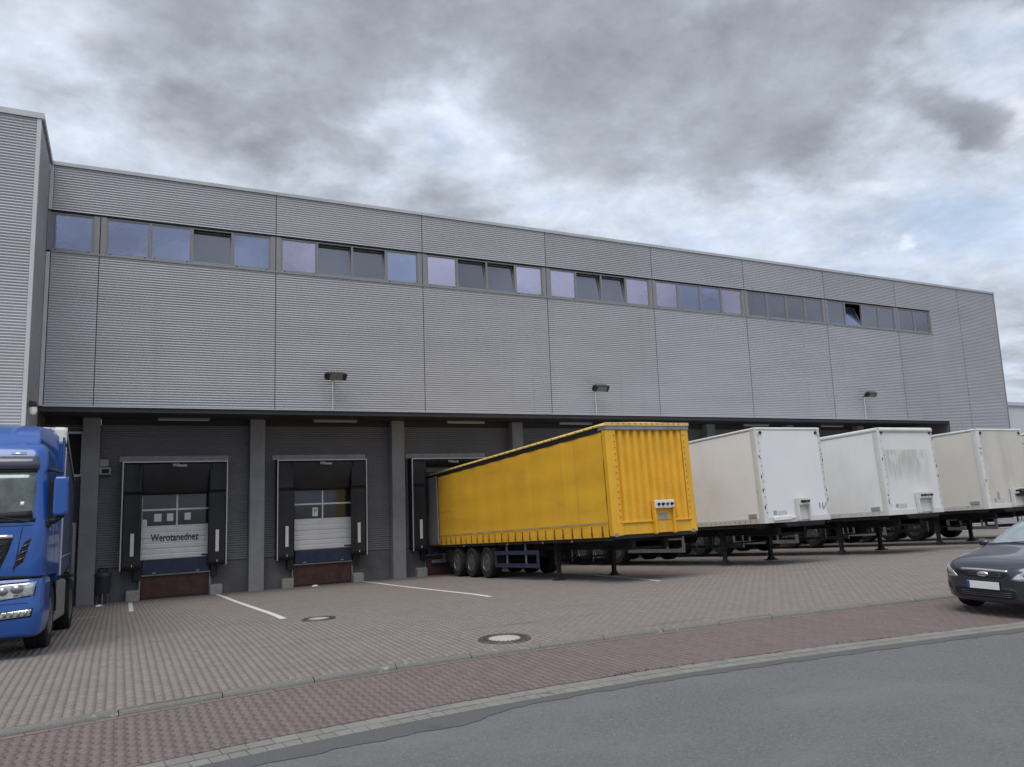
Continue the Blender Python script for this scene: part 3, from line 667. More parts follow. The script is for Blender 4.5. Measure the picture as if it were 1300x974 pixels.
# ------------------------------------------------------------------ loading docks
def dock(x0, label, letters=None, head=2.62, papers=(), wide=3.33):
    o = Vector((x0+wide/2, WY, -.86)); t = thing('loading_dock', label, 'loading dock', tuple(o), group='loading docks under the overhang')
    def D(name, m, par, a, b, y0, y1, z0, z1, bevel=0.): return W(o).box(x0+a, x0+b, WY+y0, WY+y1, z0, z1).build(name, m, par, bevel=bevel)
    w = wide; zt, zb = 3.75, .16
    # aluminium edge profiles, housing sides and top
    f = W(o); X = x0; yF = WY-.50
    f.box(X, X+.035, yF-.012, yF+.03, zb, zt); f.box(X+w-.035, X+w, yF-.012, yF+.03, zb, zt); f.box(X+.035, X+w-.035, yF-.012, yF+.03, zt-.035, zt)
    f.build('edge_profile', 'trim', t)
    D('side_wall', 'rubber', t, .004, .06, -.46, -.02, zb+.02, zt-.01); D('side_wall', 'rubber', t, w-.06, w-.004, -.46, -.02, zb+.02, zt-.01)
    D('top_cover', 'grey_metal', t, -.02, w+.02, -.515, -.02, zt+.002, zt+.02)
    D('fascia_board', 'grey_metal', t, -.10, w+.06, -.05, -.02, zt+.02, zt+.20)
    # rubber curtains: slightly bowed sheets
    def curtain(name, a, b, z0, z1, bow, dy=0., flare=0.):
        c = W(o)
        def fn(u, v):
            x = a+(b-a)*u; z = z0+(z1-z0)*v
            return (x0+x, yF+.03+dy + bow*math.sin(math.pi*u)*(.4+.6*v) + flare*(1-v) + .012*math.sin(v*7+a*3), z)
        c.grid(9, 15, fn); ob = c.build(name, 'rubber', t, smooth=60)
        md = ob.modifiers.new('solid', 'SOLIDIFY'); md.thickness = .02; return ob
    sl = curtain('side_curtain', .035, .62, zb, zt-1.05, .03); sr = curtain('side_curtain', w-.62, w-.035, zb, zt-1.05, .03)
    curtain('side_curtain_top', .035, .60, zt-1.04, zt-.035, .07, .01); curtain('side_curtain_top', w-.60, w-.035, zt-1.04, zt-.035, .07, .01)
    hc = W(o)
    def hfn(u, v):
        x = .50+(w-1.0)*u; z = zt-.04 - (zt-.04-head)*v
        return (x0+x, yF+.045 + .25*v*v + .03*math.sin(u*6), z)
    hc.grid(13, 11, hfn); ob = hc.build('head_curtain', 'rubber', t, smooth=60); ob.modifiers.new('solid', 'SOLIDIFY').thickness = .02
    for a, par in ((.30, sl), (w-.37, sr)):
        W(o).box(x0+a, x0+a+.11, yF+.008, yF+.022, .62, 1.36).build('guide_stripe', 'white', par)
        W(o).box(x0+a+.05, x0+a+.075, yF+.008, yF+.022, .27, .34).build('tag', 'white', par)
    text('maker_lettering', 'Wibasaz', 'letterw', t, .15, (x0+w/2-o.x+.1, -.53, zt-.14-o.z), (R(90), 0, 0), .001, .46, bold=.004)
    # sectional door
    dx0, dx1, dz0, dz1 = .60, w-.46, .44, 3.0
    door = D('door', 'dark', t, dx0-.05, dx1+.05, -.012, .0, dz0, dz1+.2)
    zs = [dz0, .80, 1.15, 1.52]
    for i in range(3):
        pm = W(o); a, b = zs[i]+.004, zs[i+1]-.004
        def pf(u, v):
            z = a+(b-a)*v; return (x0+dx0+(dx1-dx0)*u, WY-.075 + (.010 if .46 < v < .54 else 0) + (.012 if v in (0., 1.) else 0), z)
        pm.grid(2, 13, pf); pm.box(x0+dx0, x0+dx1, WY-.055, WY-.02, a, b); pm.build('door_section', 'doorpanel', door)
    rows = ((1.57, 2.08), (2.15, 2.66), (2.73, 3.0))
    mid = (dx0+dx1)/2
    for z0, z1 in rows:
        for a, b in ((dx0+.05, mid-.025), (mid+.025, dx1-.05)):
            D('pane', 'doorglass', door, a, b, -.05, -.04, z0, z1)
    fr = W(o)
    fr.box(x0+dx0, x0+dx0+.05, WY-.075, WY-.03, 1.524, 3.0); fr.box(x0+dx1-.05, x0+dx1, WY-.075, WY-.03, 1.524, 3.0); fr.box(x0+mid-.025, x0+mid+.025, WY-.074, WY-.03, 1.524, 3.0)
    for z in (1.545, 2.115, 2.695): fr.box(x0+dx0+.051, x0+mid-.026, WY-.073, WY-.03, z-.03, z+.03); fr.box(x0+mid+.026, x0+dx1-.051, WY-.073, WY-.03, z-.03, z+.03)
    fr.build('glazing_bars', 'white', door)
    D('handle', 'black', door, dx1-.32, dx1-.08, -.10, -.078, dz0+.06, dz0+.10)
    for a, b, z0, z1 in papers: D('taped_sheet', 'paper', door, a, b, -.056, -.051, z0, z1)
    if letters: text('door_lettering', letters, 'letter', door, .36, (x0+(dx0+dx1)/2-.05-o.x, -.080, 1.16-o.z), (R(90), 0, 0), .001, 1.52, bold=.007)
    # leveller: navy lip, pale edge, brown plate; bumpers and concrete feet
    D('leveller_lip', 'navy', t, .70, w-.54, -.22, -.03, -.02, .42, bevel=.01)
    D('lip_edge', 'galv', t, .66, w-.50, -.16, -.03, -.085, -.035)
    pl = D('dock_plate', 'plate', t, .67, w-.55, -.09, -.03, -.80, -.09)
    D('bolt', 'galv', t, 1.0, 1.1, -.235, -.22, -.01, .03); D('bolt', 'galv', t, w-.95, w-.85, -.235, -.22, -.01, .03)
    for a, b in ((.42, .64), (w-.49, w-.27)): D('bumper', 'rubber', t, a, b, -.24, -.03, -.22, .32, bevel=.02)
    for a, b in ((.22, .64), (w-.50, w-.10)): D('concrete_foot', 'concrete', t, a, b, -.34, -.03, -.92, -.52, bevel=.03)
    for a in (.60, w-.52): D('guard_angle', 'galv', t, a, a+.05, -.13, -.03, -.84, -.09)
    return t
dock(.10, 'loading dock whose white door reads Werotanednez', 'Werotanednez',
     papers=((1.02, 1.25, 1.72, 1.98), (1.42, 1.62, 1.72, 1.98), (1.98, 2.18, 1.74, 1.98), (.66, .80, 1.58, 1.80)))
d2 = dock(5.13, 'loading dock with a blank white door and one small notice on its glass', None, papers=((1.36, 1.56, 1.66, 1.98),))
dock(10.27, 'loading dock that the yellow curtain trailer is backed into', None, head=3.42)
# symbol on the notice
tx = text('notice_symbol', 'P', 'letter', [c for c in d2.children if c.name.startswith('door')][0], .22, (5.13+1.46-(5.13+1.665), -.0605, 1.84+.86), (R(90), 0, 0), .001)

# ---- small things round the first column
t = thing('waste_bin', 'dark blue waste bin on legs at the wall beside the first column', 'bin', (-.36, 29.15, float(zg(29.15))))
MB().lathe([(0, .34), (.19, .34), (.215, .40), (.23, .88), (.24, .90)], axis='Z', n=28).build('tub', 'tankbin', t, smooth=40)
MB().lathe([(.262, .88), (.265, .96), (.24, 1.0), (.10, 1.04), (0, 1.05)], axis='Z', n=28).build('lid', 'tankbin', t, smooth=40)
for a in (.5, 2.6, 4.7): MB().tube([(.15*math.cos(a), .15*math.sin(a), .36), (.19*math.cos(a), .19*math.sin(a), 0)], .018, 8).build('leg', 'galv', t, smooth=50)
MB().tube([(-.12, 0, 1.03), (-.12, 0, 1.12), (-.05, 0, 1.15), (.02, 0, 1.10)], .022, 8).build('tap', 'black', t, smooth=50)
MB().tube([(.10, 0, 1.03), (.10, 0, 1.14)], .025, 8).build('cap', 'black', t, smooth=50)
t = thing('heater_unit', 'pair of grey metal boxes on the wall high beside the first column', 'wall unit', (-.40, WY-.02, 3.3))
B('upper_box', 'grey_metal', t, -.20, .08, -.28, 0, .30, .56, bevel=.015); B('lower_box', 'grey_metal', t, -.20, .16, -.36, 0, .03, .29, bevel=.02)
B('grille', 'black', t, -.12, .10, -.365, -.36, .08, .22)
t = thing('wall_window', 'narrow dark window with pale frame high behind the blue lorry', 'window', (-1.45, WY-.02, 3.3))
B('frame', 'trim', t, -.40, -.32, -.06, .0, 0, 1.5); B('frame', 'trim', t, .30, .38, -.06, 0, 0, 1.5); B('frame', 'trim', t, -.32, .30, -.06, 0, 1.42, 1.5); B('frame', 'trim', t, -.32, .30, -.06, 0, 0, .08)
B('pane', 'dark', t, -.32, .30, -.03, -.02, .08, 1.42)
t = thing('steel_door', 'grey steel door behind the blue lorry, left of the first column', 'door', (-1.75, WY-.04, -.86))
B('leaf', 'column', t, -.45, .45, -.04, 0, .02, 2.55); B('frame', 'trim', t, -.55, -.46, -.08, 0, 0, 2.66); B('frame', 'trim', t, .46, .55, -.08, 0, 0, 2.66); B('frame', 'trim', t, -.46, .46, -.08, 0, 2.57, 2.66)
B('handle', 'galv', t, .28, .40, -.09, -.045, 1.02, 1.06)
# litter on the paving
for (x, y, s, lab) in ((-.42, 27.2, .10, 'crumpled white paper scrap on the paving by the first column'), (6.35, 28.4, .12, 'white paper scrap on the paving before the second dock')):
    b = MB(); b.lathe([(0, 0), (s*.9, .01), (s, .03), (s*.5, .06), (0, .05)], axis='Z', n=7)
    b.v = [(px+random.uniform(-.2, .2)*s, py+random.uniform(-.2, .2)*s, max(0, pz+random.uniform(-.1, .1)*s)) for px, py, pz in b.v]
    o = b.build('paper_scrap', 'paper'); o.location = (x, y, float(zg(y))+.004); tag(o, lab, 'litter')

# ------------------------------------------------------------------ wheels and trailers
def wheel_mesh(r, w, rimr, prefix=''):
    ty = MB().lathe([(rimr, -w*.46), (r*.93, -w*.5), (r*.985, -w*.44), (r, -w*.30), (r*.992, -w*.13), (r*.975, -w*.12), (r*.975, -w*.09), (r*.995, -w*.08), (r*.995, w*.08), (r*.975, w*.09), (r*.975, w*.12), (r*.992, w*.13), (r, w*.30), (r*.985, w*.44), (r*.93, w*.5), (rimr, w*.46), (rimr*.96, 0)], n=40, close=True).mesh('wheel', 'tyre', 40)
    h = w*.46
    rm = MB().lathe([(rimr*1.02, -h), (rimr*.97, -h-.012), (rimr*.93, -h+.02), (rimr*.88, -h+.06), (rimr*.62, -h+.085), (rimr*.50, -h+.06), (rimr*.36, -h+.045), (rimr*.34, -h-.005), (rimr*.22, -h-.02), (0, -h-.022)], n=40)
    rme = rm.mesh('rim', 'rim', 35)
    ho = MB()
    for k in range(10):
        a = 2*math.pi*k/10; ho.lathe([(0, -.004), (rimr*.155, -.004), (rimr*.155, .004)], c=(-h+.062, rimr*.71*math.cos(a), rimr*.71*math.sin(a)), n=10)
        ho.lathe([(0, -.02), (.014, -.02), (.014, .0)], c=(-h+.05, rimr*.43*math.cos(a+.3), rimr*.43*math.sin(a+.3)), n=6)
    return ty, rme, ho.mesh('hand_holes', 'black')
TR_W = wheel_mesh(.50, .385, .30)
def wheel(parent, x, y, z, side, meshes=TR_W):
    o = link('wheel', meshes[0], parent, loc=(x, y, z), rot=(random.uniform(0, 6), 0, 0 if side < 0 else math.pi))
    link('rim', meshes[1], o); stuff(link('hand_holes', meshes[2], o)); return o
def chassis(t, Wd, L, zb, leg_y, axles, guard_m, guard=(0, 0), guard_z=(.36, .84)):
    c = MB(); 
    for sx in (-1, 1): c.box(sx*.5-.06, sx*.5+.06, .3, L-.1, zb-.32, zb-.05)
    for y in np.arange(.5, L, 1.3): c.box(-Wd/2+.12, Wd/2-.12, y, y+.08, zb-.16, zb-.03)
    c.box(-.6, .6, .4, 1.7, zb-.36, zb-.30)
    for sx in (-1, 1): c.box(sx*(Wd/2-.06)-.03, sx*(Wd/2-.06)+.03, .1, L-.1, zb-.10, zb-.02)
    c.build('chassis', 'chassis', t)
    for sx in (-1, 1):
        lg = MB(); x = sx*(Wd/2-.36); lg.box(x-.075, x+.075, leg_y-.075, leg_y+.075, .42, zb-.05); lg.box(x-.055, x+.055, leg_y-.055, leg_y+.055, .05, .42)
        lg.bar((x, leg_y+.06, .75), (x*.8, leg_y+.75, zb-.12), .06, .06)
        l_ = lg.build('landing_leg', 'chassis', t, bevel=.01)
        ft = MB(); ft.box(x-.16, x+.16, leg_y-.14, leg_y+.14, .0, .035); ft.prism([(x-.12, .035), (x+.12, .035), (x+.06, .11), (x-.06, .11)], leg_y-.07, leg_y+.07, 'Y'); ft.build('foot', 'chassis', l_)
    MB().bar((-Wd/2+.36, leg_y, .60), (Wd/2-.36, leg_y, .60), .05, .05).build('cross_brace', 'chassis', t)
    for y in axles:
        MB().tube([(-Wd/2+.3, y, .5), (Wd/2-.3, y, .5)], .07, 10).build('axle', 'chassis', t, smooth=50)
        for sx in (-1, 1): wheel(t, sx*(Wd/2-.21), y, .5, sx)
        for sx in (-1, 1): MB().lathe([(0, -.1), (.16, -.1), (.16, .1), (0, .1)], c=(sx*.5, y+.3, .68), axis='Z', n=14).build('air_spring', 'black', t, smooth=40)
    if guard[1]:
        for sx in (-1, 1):
            g = MB(); x = sx*(Wd/2-.05); y0, y1 = guard; z0, z1 = guard_z
            for z in (z0, z1): g.box(x-.02, x+.02, y0, y1, z-.06, z+.06)
            for y in (y0, y1): g.box(x-.021, x+.021, y-.05, y+.05, z0-.06, z1+.06)
            gbs = []
            for y in (y0+.3*(y1-y0), y0+.75*(y1-y0)): gbs.append(MB().box(x-.06*sx-.02, x-.06*sx+.02, y-.03, y+.03, z0-.05, zb-.05))
            gg = g.build('side_guard', guard_m, t)
            for q in gbs: q.build('guard_bracket', 'grey_metal', gg)
    for sx in (-1, 1):
        x = sx*(Wd/2-.21)
        B('mudguard', 'black', t, x-.21, x+.21, axles[0]-.66, axles[0]-.62, .45, .98); B('mudguard', 'black', t, x-.21, x+.21, axles[-1]+.62, axles[-1]+.66, .35, .95)
    rb = MB(); rb.box(-Wd/2+.05, Wd/2-.05, L-.16, L-.06, .45, .58); rb.box(-.75, -.65, L-.15, L-.06, .58, zb); rb.box(.65, .75, L-.15, L-.06, .58, zb); rb.build('rear_bumper', 'grey_metal', t)
    ab = MB(); ab.box(-Wd/2+.15, -Wd/2+.5, axles[-1]+.9, axles[-1]+1.45, .48, .98); ab.build('tool_box', 'black', t, bevel=.02)
    for sx in (-1, 1): MB().tube([(sx*.3, axles[0]-2.6, .78), (sx*.3, axles[0]-1.2, .78)], .16, 14).build('air_tank', 'chassis', t, smooth=40)
def place(flb, yw, pt, Wd, zb):
    a = Vector((math.cos(yw), math.sin(yw), 0)); b = Vector((-math.sin(yw)*math.cos(pt), math.cos(yw)*math.cos(pt), math.sin(pt))); c = a.cross(b)
    return tuple(Vector(flb) + a*Wd/2 - c*zb), (pt, 0, yw)
def rivets(m, t, pts, s=.012, name='rivets'):
    b = MB()
    for (x, y, z) in pts: b.box(x-s, x+s, y-s, y+s, z-s, z+s)
    return stuff(b.build(name, m, t))
def coupling_box(t, x, zb, w, h, fm, tm):
    o = B('coupling_panel', fm, t, x-w/2+.052, x+w/2-.052, -.05, -.022, zb+.05, zb+h-.21)
    for xa in (x-w/2, x+w/2-.05): B('bracket', fm, o, xa, xa+.05, -.14, -.02, zb+.02, zb+h, bevel=.008)
    MB().prism([(x-w/2+.01, zb+h), (x+w/2-.01, zb+h), (x+w/2-.03, zb+h-.20), (x-w/2+.03, zb+h-.20)], -.17, -.06, 'Y').build('coupling_head', tm, o, bevel=.01)
    for i in range(4):
        cx = x-w/2+.11 + (w-.22)*i/3
        MB().lathe([(0, -.06), (.032, -.06), (.036, -.02), (.036, .0)], c=(cx, -.171, zb+h-.10), axis='Y', n=12).build('socket', 'black' if i != 2 else 'rust', o, smooth=40)
    return o

# ---- yellow curtain-sided semi-trailer
def curtain_trailer(flb, yw, pt, Wd, H, L, zb, col, label, legs, axles, full=True):
    loc, rot = place(flb, yw, pt, Wd, zb)
    t = thing('curtain_trailer', label, 'trailer', loc, rot, 'trailers backed up to the docks')
    tarp, pnt, roofm = col
    chassis(t, Wd, L, zb, legs, axles, 'navy' if full else 'grey_metal', (legs+.65, axles[0]-.75), (.42, .80))
    h = Wd/2; top = zb+H
    B('floor', 'chassis', t, -h+.03, h-.03, .05, L-.02, zb-.02, zb+.08)
    # front wall: pressed ribs between two broad corner posts
    fw = MB(); n = 9; x0, x1 = -h+.30, h-.22; prof = []
    for i in range(n):
        a = x0+(x1-x0)*i/n; w_ = (x1-x0)/n
        prof += [(a, .02), (a+w_*.30, .02), (a+w_*.45, -.05), (a+w_*.85, -.05)]
    prof.append((x1, 0))
    m_ = len(prof)
    for z in (zb+.30, top-.12): fw.v += [(x, .04+y, z) for x, y in prof]
    fw.f = [(i, i+1, m_+i+1, m_+i) for i in range(m_-1)]
    fw.build('front_panel', pnt, t)
    B('front_sill', pnt, t, -h+.28, h-.20, -.012, .06, zb+.02, zb+.33, bevel=.008)
    B('sill_lip', pnt, t, -h+.28, h-.20, -.05, -.012, zb+.30, zb+.345, bevel=.006)
    for sx, wd in ((-1, .30), (1, .22)):
        xa, xb = (-h, -h+wd) if sx < 0 else (h-wd, h)
        B('corner_post', pnt, t, xa, xb, -.03, .16, zb-.0, top-.20, bevel=.02)
        B('corner_casting', 'grey_metal', t, (xa if sx > 0 else xa+.0)+.03, xa+.13, -.045, -.03, zb-.02, zb+.08, bevel=.01)
    rivets('rust', t, [(-h+.24, -.032, zb+.3+.155*i) for i in range(15)] + [(h-.18, -.032, zb+.3+.155*i) for i in range(15)], .011)
    B('head_band', 'galv', t, -h-.01, h+.01, -.05, .30, top-.21, top-.085, bevel=.01)
    MB().prism([(-h+.05, zb-.07), (h-.05, zb-.07), (h-.02, zb+.01), (-h+.02, zb+.01)], -.02, .2, 'Y').build('front_beam', 'chassis', t)
    if full: coupling_box(t, .22, zb-.02, .62, .84, pnt, 'white'); B('maker_sticker', 'sticker', t, .08, .36, -.055, -.05, zb+.34, zb+.50)
    # roof with rounded edge beads
    def rf(u, v):
        x = -h-.02+(2*h+.04)*u; e = min(1, min(u, 1-u)/.03); fr = min(1, v*L/.12)
        return (x, -.07+(L+.05)*v, top-.09 + .075*math.sqrt(max(0, 1-(1-e)**2)) + .035*math.sin(math.pi*u)*fr - .03*(1-fr))
    r_ = MB(); r_.grid(24, 60, rf); r_.build('roof', roofm, t, smooth=60)
    B('roof_front_edge', roofm, t, -h-.02, h+.02, -.075, -.05, top-.115, top-.03, bevel=.01)
    rivets('strap', t, [(-h+.2+.17*i, -.08, top-.06) for i in range(13)] + [(-h-.025, .5+.45*i, top-.075) for i in range(28)], .012, 'roof_rivets')
    for sx in (-1, 1):
        B('roof_rail', 'black', t, sx*(h-.03)-.03, sx*(h-.03)+.03, .17, L-.1, top-.24, top-.10)
        B('rail_edge', roofm, t, sx*h-.012, sx*h+.012, .17, L-.1, top-.105, top-.07)
        # tarpaulin, faintly wavy, with hem
        def cf(u, v):
            y = .17+(L-.32)*u; z = zb-.015+(H-.20)*v
            low = max(0, 1-v/.11)
            off = .010*math.sin(y*2.1+v*3)*math.sin(math.pi*v) + .006*math.sin(y*5.3+1.7) + .018*low*math.sin(y*14.1)**2 + .012*math.sin(v*31)*low
            off += .004*math.sin(v*2*math.pi*3.5+.3*math.sin(y)) + .005*max(0, math.cos(y*2*math.pi/2.27))**12
            return (sx*(h-.012+off), y, z)
        c = MB(); c.grid(170, 26, cf); cu = c.build('curtain', tarp, t, smooth=70)
        B('stripe', 'sticker' if full else 'trim', cu, sx*(h+.012)-.004, sx*(h+.012)+.004, .20, L-.2, zb+.33, zb+.352)
        if sx < 0 or full:
            sm = MB(); sm.box(-.006, .006, -.018, .018, -.03, .26); sm.box(-.014, .014, -.026, .026, .03, .12); sme = sm.mesh('strap', 'strap' if full else 'trim')
            ns_ = 26
            for i in range(ns_):
                link('strap', sme, cu, loc=(sx*(h+.016), .45+(L-.95)*i/(ns_-1), zb+.0))
    # rear frame, with one door folded forward along the side
    B('rear_frame', 'grey_metal', t, -h, -h+.12, L-.14, L, zb, top-.1); B('rear_frame', 'grey_metal', t, h-.12, h, L-.14, L, zb, top-.1); B('rear_header', 'grey_metal', t, -h+.12, h-.12, L-.12, L, top-.3, top-.1)
    B('rear_door', 'dark', t, -h+.12, h-.12, L-.10, L-.06, zb+.08, top-.3)
    if full: B('folded_door', 'grey_metal', t, -h-.075, -h-.03, L-1.35, L-.02, zb+.02, top-.2, bevel=.01)
    if not full:
        for sx in (-1, 1): MB().box(min(sx*(h-.22), sx*(h+.015)), max(sx*(h-.22), sx*(h+.015)), -.085, .20, top-.34, top-.02).build('corner_cap', 'white', t, bevel=.05)
    for y in (legs-1.5, legs+.2, legs+2.6, axles[0]+1.9): B('marker_lamp', 'amber', t, -h+.005, -h+.03, y, y+.05, zb-.11, zb-.05)
    return t
curtain_trailer((10.733, 15.90, 1.10), -.027, -.058, 2.55, 2.82, 13.6, 1.15, ('yel_tarp', 'yel_paint', 'yel_roof'),
                'yellow curtain-sided semi-trailer with ribbed front wall standing on its legs', 3.55, (7.95, 9.3, 10.65))

# ---- white box semi-trailers
def box_trailer(flb, yw, pt, Wd, H, zb, label, ms, mf, style, legs=2.3, guard=(3.9, 7.1)):
    L = 13.4; loc, rot = place(flb, yw, pt, Wd, zb)
    t = thing('box_trailer', label, 'trailer', loc, rot, 'trailers backed up to the docks')
    chassis(t, Wd, L, zb, legs, (7.9, 9.2, 10.5), 'galv', guard, (.44, .84))
    h = Wd/2; top = zb+H; cr = .07
    B('front_wall', mf, t, -h+.13, h-.13, .0, .07, zb+.16, top-.10)
    for sx in (-1, 1):
        pr = [(sx*(h-.135), -.012), (sx*(h-cr), -.012), (sx*(h-cr*.3), -.012+cr*.3), (sx*h, -.012+cr), (sx*h, .20), (sx*(h-.05), .20), (sx*(h-.05), .09), (sx*(h-.135), .09)]
        MB().prism(pr, zb+.0, top-.09, 'Z').build('corner_post', 'w_rail', t, smooth=30)
        # side wall panels
        np_ = 6
        for i in range(np_):
            y0 = .203+(L-.3)*i/np_; y1 = .203+(L-.3)*(i+1)/np_
            B('side_panel', ms, t, sx*(h-.045) if sx > 0 else -h+.006, h-.006 if sx > 0 else -h+.045, y0+.0015, y1-.0015, zb+.15, top-.11)
        B('bottom_rail', 'w_rail', t, (h-.06 if sx > 0 else -h-.004), (h+.004 if sx > 0 else -h+.06), .203, L-.08, zb, zb+.148, bevel=.006)
        rr = .05 if style != 2 else .085
        MB().tube([(sx*(h-rr*.75), .02, top-rr-.01), (sx*(h-rr*.75), L-.08, top-rr-.01)], rr, 12).build('top_rail', 'w_rail', t, smooth=50)
        MB().lathe([(0, -.03), (.045, -.03), (.05, 0)], c=(sx*(h-.20 if style != 2 else h-.16), -.002, top-.17), axis='Y', n=14).build('marker_lamp', 'lampdark', t, smooth=40)
    rr = .05 if style != 2 else .085
    MB().tube([(-h+rr*.6, .03, top-rr-.01), (h-rr*.6, .03, top-rr-.01)], rr, 12).build('front_top_rail', 'w_rail', t, smooth=50)
    B('front_bottom_rail', 'w_rail', t, -h+.136, h-.136, -.02, .09, zb, zb+.158, bevel=.006)
    B('roof', 'w_rail', t, -h+.06, h-.06, .06, L-.05, top-.05, top-.012)
    pts = [(-h-.004, .35+.22*i, zb+.075) for i in range(58)] + [(-h-.001, .35+.30*i, top-.075) for i in range(42)] + [(s*(h-.11), -.014, zb+.3+.22*i) for s in (-1, 1) for i in range(11)]
    rivets('grey_metal', t, pts, .010 if style != 1 else .013)
    rnd = random.Random(int(flb[0]*10))
    for k in range(10):
        z = zb+.3+rnd.random()*2.1; s = rnd.choice((-1, 1)); B('paint_chip', 'rust' if rnd.random() < .3 else 'chassis', t, s*(h-.06)-.012, s*(h-.06)+.016, -.0155, -.010, z, z+.03+.08*rnd.random())
    B('rear_doors', ms, t, -h+.03, h-.03, L-.06, L, zb+.03, top-.06)
    cw = coupling_box(t, .14 if style == 1 else .30, zb+.0, .46 if style == 1 else .66, .66, 'w_rail', 'w_rail')
    B('sticker', 'sticker', t, -h+.35, -h+.47, -.005, -.001, zb+.22, zb+.34)
    B('sticker', 'trim', t, -h+.5, -h+.85, -.004, -.001, zb+.2, zb+.33)
    B('lamp_bracket', 'sticker', t, -h-.02, -h+.004, .3, .62, zb+.17, zb+.28)
    MB().prism([(-.5, zb-.14), (.9, zb-.14), (1.0, zb-.0), (-.6, zb-.0)], -.05, .5, 'Y').build('kingpin_skid', 'black', t, bevel=.02)
    if style == 2:
        pass
    if False:
        pm = MB(); pm.grid(26, 14, lambda u, v: (-h+.28+(2*h-.5)*u, -.003, top-.95-.0*u-(.85+.28*math.sin(u*9)*math.sin(u*23+1)**2*.6-.25*u)*v)); pm.build('grime_patch', 'grime', t)
    if style == 1:
        for i in range(5): B('scrawl', 'black', t, h-.42+.06*i, h-.40+.06*i, -.0155, -.0135, zb+.35+.05*math.sin(i*2), zb+.45+.05*math.cos(i*3))
        sw = MB(); sw.prism([(-h+.3, zb+.17), (-h+.9, zb+.20), (-h+1.15, zb+.12), (-h+.9, zb+.06), (-h+.3, zb+.05)], -.06, -.021, 'Y'); sw.build('hose_tray', 'white', t, bevel=.02)
    if style == 3:
        B('plate_mount', 'sticker', t, -h+.55, -h+.67, -.008, -.001, zb+.28, zb+.56)
        for i, dx in enumerate((0, .05, .10)):
            MB().tube([(.55+dx, -.06, zb+.55), (.45+dx, -.30, zb+.50), (.48+dx, -.34, zb+.15), (.56+dx, -.30, zb-.25), (.62+dx, -.2, zb-.5)], .022, 8).build('air_hose', 'red' if i != 1 else 'black', t, smooth=50)
        B('hose_rack', 'chassis', t, .25, 1.05, -.20, -.02, zb+.38, zb+.62, bevel=.02)
    return t
box_trailer((16.23, 16.44, 1.134), -.033, -.058, 2.55, 2.74, 1.15, 'clean white box trailer parked right beside the yellow curtain trailer', 'w_side', 'w_front', 1)
box_trailer((21.05, 16.15, 1.145), -.018, -.056, 2.58, 2.73, 1.15, 'white box trailer with a brown grime patch across its front', 'w_side', 'w_front2', 2)
box_trailer((26.35, 16.35, 1.13), -.020, -.056, 2.55, 2.76, 1.15, 'cream box trailer with dark streaks and red hoses on its front', 'w_side3', 'w_front3', 3, guard=(4.3, 6.3))
box_trailer((30.55, 14.6, 1.19), -.022, -.056, 2.55, 2.76, 1.15, 'off-white box trailer mostly hidden behind the cream one with the red hoses', 'w_side3', 'w_front2', 4, guard=(4.3, 6.3))

# ------------------------------------------------------------------ shells and fitted patches
def loft(rings, closed=True, caps=True):
    b = MB(); n = len(rings[0])
    for r_ in rings: b.v += [tuple(p) for p in r_]
    for i in range(len(rings)-1):
        for k in range(n if closed else n-1): b.f.append((i*n+k, i*n+(k+1)%n, (i+1)*n+(k+1)%n, (i+1)*n+k))
    if caps: b.f += [tuple(range(n))[::-1], tuple((len(rings)-1)*n+k for k in range(n))]
    return b
def bvh_of(obs):
    dg = bpy.context.evaluated_depsgraph_get(); dg.update(); vs = []; fs = []
    for o in obs:
        e = o.evaluated_get(dg); me = e.to_mesh(); k = len(vs)
        vs += [v.co.copy() for v in me.vertices]; fs += [[i+k for i in p.vertices] for p in me.polygons]; e.to_mesh_clear()
    return BVHTree.FromPolygons(vs, fs)
def patch(name, m, parent, bvh, poly, axis, sign, off=.004, step=.06, thick=.012, smooth=60):
    """outline given in the plane across `axis`, laid onto the shell it faces"""
    bm = bmesh.new(); vs = [bm.verts.new((p[0], p[1], 0)) for p in poly]; bm.faces.new(vs)
    xs = [p[0] for p in poly]; ys = [p[1] for p in poly]
    for ax, lo, hi in ((0, min(xs), max(xs)), (1, min(ys), max(ys))):
        n = int((hi-lo)/step)
        for i in range(1, n+1):
            co = [0, 0, 0]; no = [0, 0, 0]; co[ax] = lo+(hi-lo)*i/(n+1); no[ax] = 1
            bmesh.ops.bisect_plane(bm, geom=bm.verts[:]+bm.edges[:]+bm.faces[:], plane_co=co, plane_no=no)
    last = None
    for v in bm.verts:
        a, c = v.co.x, v.co.y
        if axis == 'Y': org = Vector((a, -sign*6, c)); d = Vector((0, sign, 0))
        else: org = Vector((-sign*6, a, c)); d = Vector((sign, 0, 0))
        hit, nor, _, _ = bvh.ray_cast(org, d)
        if hit is None: hit = last if last else org; nor = -d
        last = hit; v.co = hit - d*off
    bmesh.ops.recalc_face_normals(bm, faces=bm.faces)
    nrm = sum((f.normal for f in bm.faces), Vector())
    if nrm.dot(d) > 0: bmesh.ops.reverse_faces(bm, faces=bm.faces)
    me = bpy.data.meshes.new(name); bm.to_mesh(me); bm.free(); me.materials.append(M[m])
    me.polygons.foreach_set('use_smooth', [True]*len(me.polygons))
    o = link(name, me, parent); md = o.modifiers.new('solid', 'SOLIDIFY'); md.thickness = thick; md.offset = -1
    return o
def mirror(poly): return [(-x, z) for x, z in poly][::-1]

